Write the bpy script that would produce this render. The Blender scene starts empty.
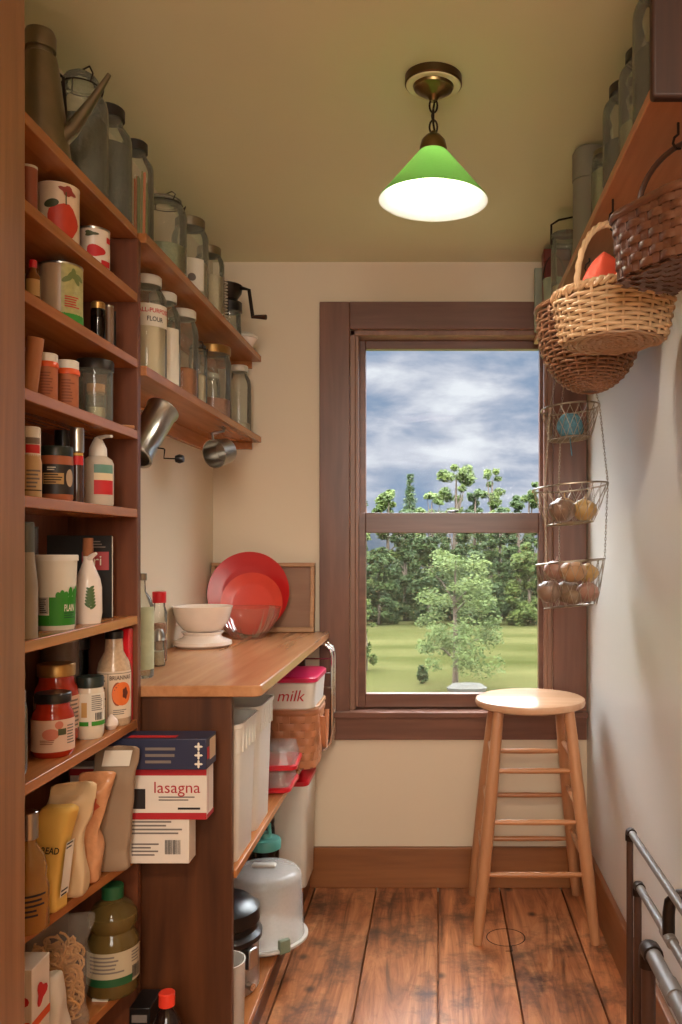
import bpy, math, random
from math import sin, cos, pi, sqrt, atan2
from mathutils import Vector, Matrix, noise as mnoise
random.seed(7)
SC = bpy.context.scene
COL = SC.collection

# ------------------------------------------------------------------ camera
F, VX, VY, EYE = 860.0, 438.0, 546.0, 1.224      # focal length and vanishing point in pixels, eye height
cam = bpy.data.objects.new('camera', bpy.data.cameras.new('camera'))
COL.objects.link(cam)
cam.location = (0, 0, EYE)
cam.rotation_euler = (pi/2, 0, 0)
cam.data.sensor_fit = 'VERTICAL'
cam.data.sensor_height = 36.0
cam.data.lens = F/1024*36.0
cam.data.shift_x = -(VX-341)/1024
cam.data.shift_y = (VY-512)/1024
cam.data.clip_start = 0.02
cam.data.clip_end = 500
SC.camera = cam

# ------------------------------------------------------------------ colour management
SC.view_settings.view_transform = 'Standard'
SC.view_settings.look = 'None'
SC.view_settings.gamma = 1
SC.view_settings.use_curve_mapping = False
SC.view_settings.exposure = 0.32

# ------------------------------------------------------------------ sky
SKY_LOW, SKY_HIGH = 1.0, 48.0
def build_world():
    w = bpy.data.worlds.new('sky'); SC.world = w
    w.use_nodes = True
    nt = w.node_tree; nt.nodes.clear()
    N = nt.nodes.new; L = nt.links.new
    tc = N('ShaderNodeTexCoord')
    mp = N('ShaderNodeMapping'); mp.inputs['Scale'].default_value = (1.0, 1.0, 2.9)
    mp.inputs['Location'].default_value = (0.15, 0.0, 0.32)
    L(tc.outputs['Generated'], mp.inputs['Vector'])
    nz = N('ShaderNodeTexNoise'); nz.inputs['Scale'].default_value = 6.5
    nz.inputs['Detail'].default_value = 7; nz.inputs['Roughness'].default_value = 0.55
    nz.inputs['Distortion'].default_value = 0.15
    L(mp.outputs['Vector'], nz.inputs['Vector'])
    cr = N('ShaderNodeValToRGB')
    e = cr.color_ramp.elements
    e[0].position = 0.33; e[0].color = (0.15, 0.24, 0.40, 1)
    e[1].position = 0.66; e[1].color = (0.72, 0.74, 0.78, 1)
    k = cr.color_ramp.elements.new(0.43); k.color = (0.25, 0.32, 0.44, 1)
    k = cr.color_ramp.elements.new(0.51); k.color = (0.38, 0.42, 0.52, 1)
    k = cr.color_ramp.elements.new(0.58); k.color = (0.54, 0.56, 0.63, 1)
    L(nz.outputs['Fac'], cr.inputs['Fac'])
    sx = N('ShaderNodeSeparateXYZ'); L(tc.outputs['Generated'], sx.inputs['Vector'])
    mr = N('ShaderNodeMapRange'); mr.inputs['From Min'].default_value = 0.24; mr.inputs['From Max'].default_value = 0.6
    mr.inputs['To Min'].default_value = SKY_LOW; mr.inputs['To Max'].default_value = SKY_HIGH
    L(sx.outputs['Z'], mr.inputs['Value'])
    mh = N('ShaderNodeMapRange'); mh.inputs['From Min'].default_value = 0.24; mh.inputs['From Max'].default_value = 0.45
    L(sx.outputs['Z'], mh.inputs['Value'])
    mc = N('ShaderNodeMix'); mc.data_type = 'RGBA'; L(mh.outputs['Result'], mc.inputs['Factor']); L(cr.outputs['Color'], mc.inputs['A'])
    mc.inputs['B'].default_value = (0.53, 0.55, 0.57, 1)        # even overhead sky, its strength boosted out of view to light the room
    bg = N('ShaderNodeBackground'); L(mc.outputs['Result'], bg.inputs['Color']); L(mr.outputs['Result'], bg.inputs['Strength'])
    out = N('ShaderNodeOutputWorld'); L(bg.outputs['Background'], out.inputs['Surface'])
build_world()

def light(name, typ, loc, energy, color, **kw):
    d = bpy.data.lights.new(name, typ); d.energy = energy; d.color = color
    for k, v in kw.items():
        if k != 'rot': setattr(d, k, v)
    o = bpy.data.objects.new(name, d); o.location = loc
    if 'rot' in kw: o.rotation_euler = kw['rot']
    COL.objects.link(o); return o
# sun behind the house, falling on the meadow and the trees beyond the window
light('sun', 'SUN', (0, 0, 20), 0.9, (1.0, 0.95, 0.85), angle=0.1, rot=(math.radians(48), 0, math.radians(-25)))
# warm fill light added overhead in the unseen hallway, brightening the pantry
light('hall_top_fill', 'AREA', (-0.1, -0.75, 2.28), 36, (1.0, 0.86, 0.70), shape='DISK', size=0.5)
# area light added behind the camera as frontal fill; no window there
light('hall_front_fill', 'AREA', (0.1, -1.6, 1.75), 36, (1.0, 0.93, 0.85), shape='RECTANGLE', size=1.2, size_y=0.9, rot=(pi/2, 0, 0))
# bulb inside the green pendant
PEND = (-0.010, 1.876)
light('pendant_bulb_light', 'POINT', (PEND[0], PEND[1], 2.035), 62, (1.0, 0.92, 0.80), shadow_soft_size=0.028)

# ------------------------------------------------------------------ materials
MATS = {}
def nodes(name):
    m = bpy.data.materials.new(name); m.use_nodes = True
    return m, m.node_tree, m.node_tree.nodes['Principled BSDF']
def lin(c):
    return tuple((x/255/12.92 if x/255 <= 0.04045 else ((x/255+0.055)/1.055)**2.4) for x in c)
def mat(name, rgb, rough=0.5, metal=0.0, var=0.12, scale=30.0, bump=0.0, trans=0.0, alpha=1.0, sheen=0.0):
    """procedural material: base colour (sRGB 0-255) varied by noise"""
    if name in MATS: return MATS[name]
    m, nt, b = nodes(name); N = nt.nodes.new; L = nt.links.new
    c = lin(rgb)
    tc = N('ShaderNodeTexCoord')
    nz = N('ShaderNodeTexNoise'); nz.inputs['Scale'].default_value = scale; nz.inputs['Detail'].default_value = 4
    L(tc.outputs['Object'], nz.inputs['Vector'])
    mx = N('ShaderNodeMix'); mx.data_type = 'RGBA'
    mx.inputs['A'].default_value = tuple(x*(1-var) for x in c)+(1,)
    mx.inputs['B'].default_value = tuple(min(1, x*(1+var)) for x in c)+(1,)
    L(nz.outputs['Fac'], mx.inputs['Factor'])
    L(mx.outputs['Result'], b.inputs['Base Color'])
    b.inputs['Roughness'].default_value = rough
    b.inputs['Metallic'].default_value = metal
    if trans: b.inputs['Transmission Weight'].default_value = trans
    if alpha < 1: b.inputs['Alpha'].default_value = alpha
    if bump:
        bp = N('ShaderNodeBump'); bp.inputs['Strength'].default_value = bump; bp.inputs['Distance'].default_value = 0.004
        L(nz.outputs['Fac'], bp.inputs['Height']); L(bp.outputs['Normal'], b.inputs['Normal'])
    MATS[name] = m; return m
def wood(name, dark, light_, axis='Y', scale=14.0, rough=0.4, stretch=0.07, knots=0.0, bump=0.15):
    if name in MATS: return MATS[name]
    m, nt, b = nodes(name); N = nt.nodes.new; L = nt.links.new
    tc = N('ShaderNodeTexCoord'); mp = N('ShaderNodeMapping')
    s = [1, 1, 1]; s['XYZ'.index(axis)] = stretch
    mp.inputs['Scale'].default_value = s
    L(tc.outputs['Object'], mp.inputs['Vector'])
    n1 = N('ShaderNodeTexNoise'); n1.inputs['Scale'].default_value = scale; n1.inputs['Detail'].default_value = 6
    n1.inputs['Distortion'].default_value = 1.2; n1.inputs['Roughness'].default_value = 0.6
    L(mp.outputs['Vector'], n1.inputs['Vector'])
    n2 = N('ShaderNodeTexNoise'); n2.inputs['Scale'].default_value = scale*7; n2.inputs['Detail'].default_value = 3
    L(mp.outputs['Vector'], n2.inputs['Vector'])
    ad = N('ShaderNodeMath'); ad.operation = 'MULTIPLY_ADD'; ad.inputs[1].default_value = 0.35
    L(n2.outputs['Fac'], ad.inputs[0]); L(n1.outputs['Fac'], ad.inputs[2])
    cr = N('ShaderNodeValToRGB'); e = cr.color_ramp.elements
    e[0].position = 0.42; e[0].color = lin(dark)+(1,); e[1].position = 0.92; e[1].color = lin(light_)+(1,)
    L(ad.outputs[0], cr.inputs['Fac'])
    col = cr.outputs['Color']
    if knots:
        vo = N('ShaderNodeTexVoronoi'); vo.inputs['Scale'].default_value = 3.4
        mp2 = N('ShaderNodeMapping'); s2 = [1.2, 1.2, 1.2]; s2['XYZ'.index(axis)] = 0.7; mp2.inputs['Scale'].default_value = s2
        L(tc.outputs['Object'], mp2.inputs['Vector']); L(mp2.outputs['Vector'], vo.inputs['Vector'])
        mr = N('ShaderNodeMapRange'); mr.inputs['From Min'].default_value = 0.02; mr.inputs['From Max'].default_value = 0.075
        mr.inputs['To Min'].default_value = knots; mr.inputs['To Max'].default_value = 0
        L(vo.outputs['Distance'], mr.inputs['Value'])
        mx = N('ShaderNodeMix'); mx.data_type = 'RGBA'; L(mr.outputs['Result'], mx.inputs['Factor'])
        L(col, mx.inputs['A']); mx.inputs['B'].default_value = tuple(x*0.25 for x in lin(dark))+(1,)
        col = mx.outputs['Result']
    L(col, b.inputs['Base Color'])
    b.inputs['Roughness'].default_value = rough
    bp = N('ShaderNodeBump'); bp.inputs['Strength'].default_value = bump; bp.inputs['Distance'].default_value = 0.002
    L(ad.outputs[0], bp.inputs['Height']); L(bp.outputs['Normal'], b.inputs['Normal'])
    MATS[name] = m; return m
def glass(name, tint=(0.93, 0.96, 0.92), edge=(0.55, 0.60, 0.55), gloss=1.0, rough=0.03, dust=0.0):
    """thin-walled glass: see-through, darker towards its edges, with a mirror reflection"""
    if name in MATS: return MATS[name]
    m = bpy.data.materials.new(name); m.use_nodes = True; nt = m.node_tree; nt.nodes.clear()
    N = nt.nodes.new; L = nt.links.new
    lw = N('ShaderNodeLayerWeight'); lw.inputs['Blend'].default_value = 0.35
    nz = N('ShaderNodeTexNoise'); nz.inputs['Scale'].default_value = 12
    mx = N('ShaderNodeMix'); mx.data_type = 'RGBA'
    mx.inputs['A'].default_value = tint+(1,); mx.inputs['B'].default_value = edge+(1,)
    L(lw.outputs['Facing'], mx.inputs['Factor'])
    tr = N('ShaderNodeBsdfTransparent'); L(mx.outputs['Result'], tr.inputs['Color'])
    gl = N('ShaderNodeBsdfGlossy'); gl.inputs['Roughness'].default_value = rough
    fr = N('ShaderNodeFresnel'); fr.inputs['IOR'].default_value = 1.45
    bp = N('ShaderNodeBump'); bp.inputs['Strength'].default_value = 0.08; bp.inputs['Distance'].default_value = 0.002
    L(nz.outputs['Fac'], bp.inputs['Height']); L(bp.outputs['Normal'], fr.inputs['Normal']); L(bp.outputs['Normal'], gl.inputs['Normal'])
    mu = N('ShaderNodeMath'); mu.operation = 'MULTIPLY'; mu.inputs[1].default_value = gloss; mu.use_clamp = True
    L(fr.outputs['Fac'], mu.inputs[0])
    ms = N('ShaderNodeMixShader'); L(mu.outputs[0], ms.inputs['Fac']); L(tr.outputs[0], ms.inputs[1]); L(gl.outputs[0], ms.inputs[2])
    ou = N('ShaderNodeOutputMaterial')
    if dust:
        df = N('ShaderNodeBsdfDiffuse'); df.inputs['Color'].default_value = (0.74, 0.73, 0.60, 1)
        md = N('ShaderNodeMixShader'); md.inputs['Fac'].default_value = dust; L(ms.outputs[0], md.inputs[1]); L(df.outputs[0], md.inputs[2]); L(md.outputs[0], ou.inputs['Surface'])
    else: L(ms.outputs[0], ou.inputs['Surface'])
    MATS[name] = m; return m
def film(name, rgb, clear=0.5, rough=0.25):
    """translucent plastic: part see-through, part milky"""
    if name in MATS: return MATS[name]
    m, nt, b = nodes(name); N = nt.nodes.new; L = nt.links.new
    nz = N('ShaderNodeTexNoise'); nz.inputs['Scale'].default_value = 25
    mr = N('ShaderNodeMapRange'); mr.inputs['To Min'].default_value = clear-0.03; mr.inputs['To Max'].default_value = clear+0.03
    L(nz.outputs['Fac'], mr.inputs['Value'])
    b.inputs['Base Color'].default_value = lin(rgb)+(1,); b.inputs['Roughness'].default_value = rough
    tr = N('ShaderNodeBsdfTransparent'); tr.inputs['Color'].default_value = (0.97, 0.97, 0.97, 1)
    ms = N('ShaderNodeMixShader'); L(mr.outputs['Result'], ms.inputs['Fac']); L(b.outputs[0], ms.inputs[1]); L(tr.outputs[0], ms.inputs[2])
    L(ms.outputs[0], nt.nodes['Material Output'].inputs['Surface'])
    MATS[name] = m; return m

SHELF = wood('shelf_pine', (140, 82, 40), (192, 122, 68), 'Y', 12, 0.26)
PANEL = wood('panel_pine', (78, 40, 22), (122, 68, 40), 'Z', 14, 0.42)
BACKP = wood('back_boards', (78, 40, 22), (112, 64, 36), 'Z', 14, 0.5)
CAB = wood('cabinet_pine', (62, 33, 17), (104, 60, 33), 'Z', 10, 0.38, knots=0.3)
JAMB = wood('jamb_pine', (100, 64, 38), (152, 104, 66), 'Z', 9, 0.4, knots=0.3)
TRIMZ = wood('window_trim_upright', (92, 58, 46), (130, 88, 70), 'Z', 9, 0.33, knots=0.4)
TRIMX = wood('window_trim_level', (92, 58, 46), (130, 88, 70), 'X', 9, 0.33, knots=0.4)
BASEX = wood('baseboard_pine_level', (116, 68, 34), (160, 102, 58), 'X', 8, 0.4, knots=0.5)
BASEY = wood('baseboard_pine_deep', (116, 68, 34), (160, 102, 58), 'Y', 8, 0.4, knots=0.5)
MAPLE = wood('stool_maple', (170, 114, 76), (200, 146, 104), 'Z', 12, 0.35, bump=0.05)
MAPLET = wood('seat_maple', (196, 146, 108), (220, 178, 142), 'X', 9, 0.26, bump=0.05)
TOPW = wood('counter_wood', (162, 106, 66), (204, 150, 106), 'Y', 7, 0.22)
STEEL = mat('brushed_steel', (176, 172, 164), 0.28, 1.0, 0.1, 60)
TIN = mat('dull_tin', (140, 130, 112), 0.38, 1.0, 0.2, 25)
CHROME = mat('chrome', (214, 214, 214), 0.12, 1.0, 0.05, 30)
DARKMETAL = mat('dark_iron', (50, 40, 34), 0.45, 0.8, 0.2, 60)
PIPEGREY = mat('grey_pipe_paint', (112, 104, 98), 0.45, 0.0, 0.15, 40)
PIPERUST = mat('brown_pipe', (74, 48, 36), 0.5, 0.2, 0.2, 40)
BRASS = mat('aged_brass', (128, 106, 70), 0.3, 1.0, 0.2, 40)
BLACKP = mat('black_plastic', (24, 22, 22), 0.3, 0, 0.15)
WHITEP = mat('white_plastic', (226, 218, 204), 0.35, 0, 0.05)
CREAMP = mat('cream_plastic', (222, 214, 196), 0.38, 0, 0.05)
PAPER = mat('white_paper', (226, 216, 198), 0.7, 0, 0.06)
INK = mat('black_ink', (38, 30, 28), 0.7, 0, 0.1)
GREYINK = mat('grey_ink', (120, 108, 100), 0.7, 0, 0.1)
RED = mat('red_plastic', (200, 22, 34), 0.3, 0, 0.08)
REDINK = mat('red_ink', (196, 34, 36), 0.6, 0, 0.08)
GREENINK = mat('green_ink', (52, 138, 34), 0.6, 0, 0.1)
DKGREEN = mat('dark_green', (28, 84, 46), 0.5, 0, 0.1)
ORANGEP = mat('orange_plastic', (226, 92, 40), 0.4, 0, 0.08)
CERAMIC = mat('white_ceramic', (232, 216, 202), 0.18, 0, 0.04)
GLASS = glass('jar_glass', (0.975, 0.985, 0.965), (0.90, 0.91, 0.87), dust=0.09)
GLASSG = glass('green_tinted_glass', (0.95, 0.97, 0.93), (0.80, 0.83, 0.76), dust=0.12)
PANEG = glass('window_glass', (0.97, 0.98, 0.98), (0.9, 0.92, 0.92), 0.03, 0.0)

# ------------------------------------------------------------------ mesh builder
class G:
    def __init__(s): s.v = []; s.f = []
    def box(s, x0, x1, y0, y1, z0, z1):
        n = len(s.v)
        s.v += [(x, y, z) for z in (z0, z1) for y in (y0, y1) for x in (x0, x1)]
        s.f += [tuple(n+i for i in q) for q in ((0,2,3,1),(4,5,7,6),(0,1,5,4),(2,6,7,3),(0,4,6,2),(1,3,7,5))]
        return s
    def prism(s, pts, z0, z1):
        """vertical prism over an anticlockwise outline"""
        n = len(s.v); k = len(pts)
        s.v += [(x, y, z0) for x, y in pts]+[(x, y, z1) for x, y in pts]
        s.f += [tuple(n+k-1-i for i in range(k)), tuple(n+k+i for i in range(k))]
        s.f += [(n+i, n+(i+1) % k, n+k+(i+1) % k, n+k+i) for i in range(k)]
        return s
    def lathe(s, prof, seg=32, c=(0, 0, 0), sx=1, sy=1):
        rings = []
        for r, z in prof:
            if r < 1e-6:
                s.v.append((c[0], c[1], c[2]+z)); rings.append([len(s.v)-1])
            else:
                n = len(s.v)
                s.v += [(c[0]+r*sx*cos(2*pi*i/seg), c[1]+r*sy*sin(2*pi*i/seg), c[2]+z) for i in range(seg)]
                rings.append(list(range(n, n+seg)))
        for a, b in zip(rings, rings[1:]):
            for i in range(seg):
                j = (i+1) % seg
                if len(a) == 1 and len(b) == 1: continue
                if len(a) == 1: s.f.append((a[0], b[j], b[i]))
                elif len(b) == 1: s.f.append((a[i], a[j], b[0]))
                else: s.f.append((a[i], a[j], b[j], b[i]))
        return s
    def tube(s, pts, r, seg=8, closed=False, ry=None):
        """round bar through points; r a number or one per point"""
        pts = [Vector(p) for p in pts]; k = len(pts)
        rr = r if isinstance(r, (list, tuple)) else [r]*k
        up = None; rings = []
        for i, p in enumerate(pts):
            if closed: t = pts[(i+1) % k]-pts[i-1]
            else: t = pts[min(i+1, k-1)]-pts[max(i-1, 0)]
            t.normalize()
            if up is None:
                up = Vector((0, 0, 1)) if abs(t.z) < 0.9 else Vector((1, 0, 0))
            a = up-t*up.dot(t)
            if a.length < 1e-5: a = t.orthogonal()
            a.normalize(); b = t.cross(a); up = a
            n = len(s.v); q = rr[i]; q2 = ry if ry else q
            s.v += [tuple(p+a*q2*cos(2*pi*j/seg)+b*q*sin(2*pi*j/seg)) for j in range(seg)]
            rings.append(n)
        pairs = list(zip(rings, rings[1:]))+([(rings[-1], rings[0])] if closed else [])
        for a, b in pairs:
            for j in range(seg):
                j2 = (j+1) % seg
                s.f.append((a+j, a+j2, b+j2, b+j))
        if not closed:
            s.f.append(tuple(rings[0]+j for j in reversed(range(seg))))
            s.f.append(tuple(rings[-1]+j for j in range(seg)))
        return s
    def grid(s, fn, nu, nv):
        n = len(s.v)
        for i in range(nu+1):
            for j in range(nv+1): s.v.append(tuple(fn(i/nu, j/nv)))
        for i in range(nu):
            for j in range(nv):
                a = n+i*(nv+1)+j; s.f.append((a, a+nv+1, a+nv+2, a+1))
        return s
    def loft(s, rings, cap=True):
        """rings: lists of equally many points, bottom to top"""
        k = len(rings[0]); ids = []
        for r in rings:
            n = len(s.v); s.v += [tuple(p) for p in r]; ids.append(n)
        for a, b in zip(ids, ids[1:]):
            for i in range(k):
                j = (i+1) % k; s.f.append((a+i, a+j, b+j, b+i))
        if cap:
            s.f.append(tuple(ids[0]+i for i in reversed(range(k)))); s.f.append(tuple(ids[-1]+i for i in range(k)))
        return s
    def move(s, M):
        s.v = [tuple(M @ Vector(p)) for p in s.v]; return s
    def obj(s, name, m, parent=None, bev=0, ang=0.7, label=None, kind=None, loc=None, sub=0):
        me = bpy.data.meshes.new(name); me.from_pydata(s.v, [], s.f); me.update()
        me.shade_smooth(); me.set_sharp_from_angle(angle=ang)
        me.materials.append(m)
        o = bpy.data.objects.new(name, me); COL.objects.link(o)
        if parent: o.parent = parent
        if loc: o.location = loc
        if bev:
            b = o.modifiers.new('bevel', 'BEVEL'); b.width = bev; b.segments = 2; b.limit_method = 'ANGLE'; b.angle_limit = 0.6
        if sub:
            b = o.modifiers.new('sub', 'SUBSURF'); b.levels = sub; b.render_levels = sub
        if label: o['label'] = label
        if kind: o['kind'] = kind
        return o
def struct(name, g, m, bev=0):
    return g.obj(name, m, None, bev, kind='structure')
def thing(name, label, cat, loc=(0, 0, 0), group=None, rotz=0):
    o = bpy.data.objects.new(name, None); COL.objects.link(o)
    o.empty_display_size = 0.02
    o.location = loc; o.rotation_euler = (0, 0, rotz)
    o['label'] = label; o['category'] = cat
    if group: o['group'] = group
    return o
def tag(o, label, cat, group=None):
    o['label'] = label; o['category'] = cat
    if group: o['group'] = group
    return o
def copy_tree(o, parent=None):
    c = o.copy(); COL.objects.link(c)
    if parent: c.parent = parent
    for ch in o.children: copy_tree(ch, c)
    return c
# surfaces on which labels, pictures and lettering lie: (x, z) on the flat -> point
def cyl(root, r, turn=0.0, rz=None):
    """round a cylinder or a cone; x = 0 faces the camera, turned by an angle; rz(z) overrides the radius"""
    X, Y = root.location.x, root.location.y
    a0 = atan2(-X, Y)+turn
    def f(x, z, e=0.0):
        q = (rz(z) if rz else r)+0.0006+e; a = a0+x/r
        return Vector((q*sin(a), -q*cos(a), z))
    return f
def plane(o, u, n=None):
    """o = centre, u = direction of reading; z stays up, n = outward"""
    u = Vector(u).normalized(); o = Vector(o)
    up = Vector((0, 0, 1)); n = Vector(n).normalized() if n else u.cross(up)
    def f(x, z, e=0.0): return o+u*x+up*z+n*(0.0006+e)
    return f
def patch(parent, name, sf, x0, x1, z0, z1, m, e=0.0, nu=12, nv=1):
    return G().grid(lambda a, b: sf(x0+(x1-x0)*a, z0+(z1-z0)*b, e), nu, nv).obj(name, m, parent)
def blob(parent, name, sf, cx, cz, rx, rz, m, e=0.0005, n=20, tilt=0, k=None):
    g = G(); g.v.append(tuple(sf(cx, cz, e)))
    rings = 3
    for j in range(1, rings+1):
        for i in range(n):
            t = 2*pi*i/n; q = j/rings*(k(t) if k else 1)
            x, z = rx*q*cos(t), rz*q*sin(t)
            g.v.append(tuple(sf(cx+x*cos(tilt)-z*sin(tilt), cz+x*sin(tilt)+z*cos(tilt), e)))
    for i in range(n): g.f.append((0, 1+i, 1+(i+1) % n))
    for j in range(rings-1):
        for i in range(n):
            a = 1+j*n; b = a+n; g.f.append((a+i, b+i, b+(i+1) % n, a+(i+1) % n))
    return g.obj(name, m, parent)
def text(parent, body, sf, cx, cz, size, m, e=0.0007, wide=None):
    cu = bpy.data.curves.new('lettering', 'FONT'); cu.body = body; cu.size = size
    cu.offset = size*0.018 if size < 0.02 else 0.0; cu.align_x = 'CENTER'; cu.align_y = 'CENTER'; cu.resolution_u = 3
    t = bpy.data.objects.new('lettering', cu); me = bpy.data.meshes.new_from_object(t)
    xs = [v.co.x for v in me.vertices]; sc = 1
    if wide and xs: sc = wide/(max(xs)-min(xs))
    for v in me.vertices: v.co = sf(cx+v.co.x*sc, cz+v.co.y, e)
    me.materials.append(m)
    o = bpy.data.objects.new('lettering', me); COL.objects.link(o); o.parent = parent
    bpy.data.objects.remove(t); return o
def lines(parent, sf, x0, x1, z0, z1, n, m=None, e=0.0006):
    """unreadable small print: thin bars of uneven length, one mesh"""
    g = G(); rnd = random.Random(int(abs(x0*z1)*1e7) % 9973)
    for i in range(n):
        z = z1-(z1-z0)*(i+0.5)/n; h = (z1-z0)/n*0.22; b = x1-(x1-x0)*rnd.uniform(0, 0.35)
        n0 = len(g.v)
        g.grid(lambda a, c: sf(x0+(b-x0)*a, z-h+2*h*c, e), 5, 1)
    return g.obj('small_print', m or GREYINK, parent)
def barcode(parent, sf, x0, x1, z0, z1, e=0.0008):
    g = G(); x = x0; rnd = random.Random(5)
    while x < x1:
        w = rnd.choice((0.0006, 0.001, 0.0016)); g.grid(lambda a, c: sf(x+w*a, z0+(z1-z0)*c, e), 1, 1); x += w+rnd.choice((0.0007, 0.0012))
    return g.obj('barcode', INK, parent)
def at(x, y, D):
    s = D/F; return Vector(((x-VX)*s, D, EYE+(VY-y)*s))
# ------------------------------------------------------------------ room
WL, WR, WB, CEIL = -0.81, 0.536, 3.096, 2.246
def wallmat(name, rgb, rough):
    m = mat(name, rgb, rough, 0, 0.035, 3.0, 0.04); return m
PLASTER = wallmat('cream_plaster', (220, 204, 178), 0.55)
PLASTERR = wallmat('glossy_white_paint', (214, 209, 200), 0.42)
CEILM = wallmat('ceiling_plaster', (222, 220, 184), 0.6)
HALLM = wallmat('hall_plaster', (200, 184, 150), 0.7)

def floor_material():
    m, nt, b = nodes('wide_pine_planks'); N = nt.nodes.new; L = nt.links.new
    tc = N('ShaderNodeTexCoord'); sp = N('ShaderNodeSeparateXYZ'); L(tc.outputs['Object'], sp.inputs['Vector'])
    dv = N('ShaderNodeMath'); dv.operation = 'DIVIDE'; dv.inputs[1].default_value = 0.22; L(sp.outputs['X'], dv.inputs[0])
    fl = N('ShaderNodeMath'); fl.operation = 'FLOOR'; L(dv.outputs[0], fl.inputs[0])
    wn = N('ShaderNodeTexWhiteNoise'); wn.noise_dimensions = '1D'; L(fl.outputs[0], wn.inputs['W'])
    cb = N('ShaderNodeCombineXYZ'); mu = N('ShaderNodeMath'); mu.operation = 'MULTIPLY'; mu.inputs[1].default_value = 13.7
    L(fl.outputs[0], mu.inputs[0]); L(mu.outputs[0], cb.inputs['Y']); L(mu.outputs[0], cb.inputs['Z'])
    va = N('ShaderNodeVectorMath'); va.operation = 'ADD'; L(tc.outputs['Object'], va.inputs[0]); L(cb.outputs[0], va.inputs[1])
    mp = N('ShaderNodeMapping'); mp.inputs['Scale'].default_value = (1, 0.12, 1); L(va.outputs[0], mp.inputs['Vector'])
    g1 = N('ShaderNodeTexNoise'); g1.inputs['Scale'].default_value = 16; g1.inputs['Detail'].default_value = 8; g1.inputs['Distortion'].default_value = 1.6
    g1.inputs['Roughness'].default_value = 0.65
    L(mp.outputs[0], g1.inputs['Vector'])
    cr = N('ShaderNodeValToRGB'); e = cr.color_ramp.elements
    e[0].position = 0.34; e[0].color = lin((120, 72, 42))+(1,); e[1].position = 0.70; e[1].color = lin((226, 158, 106))+(1,)
    k = e.new(0.5); k.color = lin((186, 116, 72))+(1,)
    L(g1.outputs['Fac'], cr.inputs['Fac'])
    # plank to plank tone
    hs = N('ShaderNodeHueSaturation'); mr0 = N('ShaderNodeMapRange'); mr0.inputs['To Min'].default_value = 0.8; mr0.inputs['To Max'].default_value = 1.12
    L(wn.outputs['Value'], mr0.inputs['Value']); L(mr0.outputs[0], hs.inputs['Value']); L(cr.outputs[0], hs.inputs['Color'])
    # worn dark stains
    st = N('ShaderNodeTexNoise'); st.inputs['Scale'].default_value = 5.5; st.inputs['Detail'].default_value = 6; st.inputs['Roughness'].default_value = 0.7
    L(va.outputs[0], st.inputs['Vector'])
    mr = N('ShaderNodeMapRange'); mr.inputs['From Min'].default_value = 0.51; mr.inputs['From Max'].default_value = 0.68; mr.inputs['To Max'].default_value = 0.85
    L(st.outputs['Fac'], mr.inputs['Value'])
    mx = N('ShaderNodeMix'); mx.data_type = 'RGBA'; L(mr.outputs[0], mx.inputs['Factor']); L(hs.outputs[0], mx.inputs['A'])
    mx.inputs['B'].default_value = lin((66, 48, 38))+(1,)
    # knots
    vo = N('ShaderNodeTexVoronoi'); vo.voronoi_dimensions = '2D'; vo.inputs['Scale'].default_value = 2.7; mp2 = N('ShaderNodeMapping'); mp2.inputs['Scale'].default_value = (1, 0.8, 1)
    L(va.outputs[0], mp2.inputs['Vector']); L(mp2.outputs[0], vo.inputs['Vector'])
    mk = N('ShaderNodeMapRange'); mk.inputs['From Min'].default_value = 0.015; mk.inputs['From Max'].default_value = 0.055; mk.inputs['To Min'].default_value = 0.85; mk.inputs['To Max'].default_value = 0
    L(vo.outputs['Distance'], mk.inputs['Value'])
    mx2 = N('ShaderNodeMix'); mx2.data_type = 'RGBA'; L(mk.outputs[0], mx2.inputs['Factor']); L(mx.outputs['Result'], mx2.inputs['A'])
    mx2.inputs['B'].default_value = lin((48, 28, 20))+(1,)
    L(mx2.outputs['Result'], b.inputs['Base Color'])
    rr = N('ShaderNodeMapRange'); rr.inputs['To Min'].default_value = 0.22; rr.inputs['To Max'].default_value = 0.5; L(st.outputs['Fac'], rr.inputs['Value'])
    L(rr.outputs[0], b.inputs['Roughness'])
    bp = N('ShaderNodeBump'); bp.inputs['Strength'].default_value = 0.3; bp.inputs['Distance'].default_value = 0.003
    L(g1.outputs['Fac'], bp.inputs['Height']); L(bp.outputs[0], b.inputs['Normal'])
    return m
g = G()
for i in range(-6, 6):
    g.box(i*0.22+0.0022, (i+1)*0.22-0.0022, -1.7, 3.3, -0.025, 0)
g.box(-1.3, 1.3, -1.7, 3.3, -0.12, -0.02)
struct('floor', g, floor_material(), 0.002)
g = G(); g.lathe([(0.058, 0.0002), (0.0582, 0.0005), (0.0612, 0.0005), (0.0614, 0.0002)], 48, (0.212, 2.69, 0)); g.box(0.222, 0.226, 2.60, 2.63, 0.0002, 0.0005); g.box(0.204, 0.226, 2.596, 2.600, 0.0002, 0.0005)
g.obj('round_inlay', mat('dark_gap', (44, 28, 20), 0.7), bpy.data.objects['floor'])
struct('ceiling', G().box(WL-0.15, WR+0.15, 1.15, WB+0.22, CEIL, CEIL+0.15), CEILM)
struct('wall_left', G().box(WL-0.15, WL, 1.15, WB+0.22, -0.1, CEIL), PLASTER)
struct('wall_right', G().box(WR, WR+0.15, 1.15, WB+0.22, -0.1, CEIL), PLASTERR)
# window opening
OX0, OX1, OZ0, OZ1 = -0.316, 0.412, 0.626, 2.000
struct('wall_back', G().box(WL, OX0, WB, WB+0.2, -0.1, CEIL).box(OX1, WR, WB, WB+0.2, -0.1, CEIL)
       .box(OX0, OX1, WB, WB+0.2, -0.1, OZ0).box(OX0, OX1, WB, WB+0.2, OZ1, CEIL), PLASTER)
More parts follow.
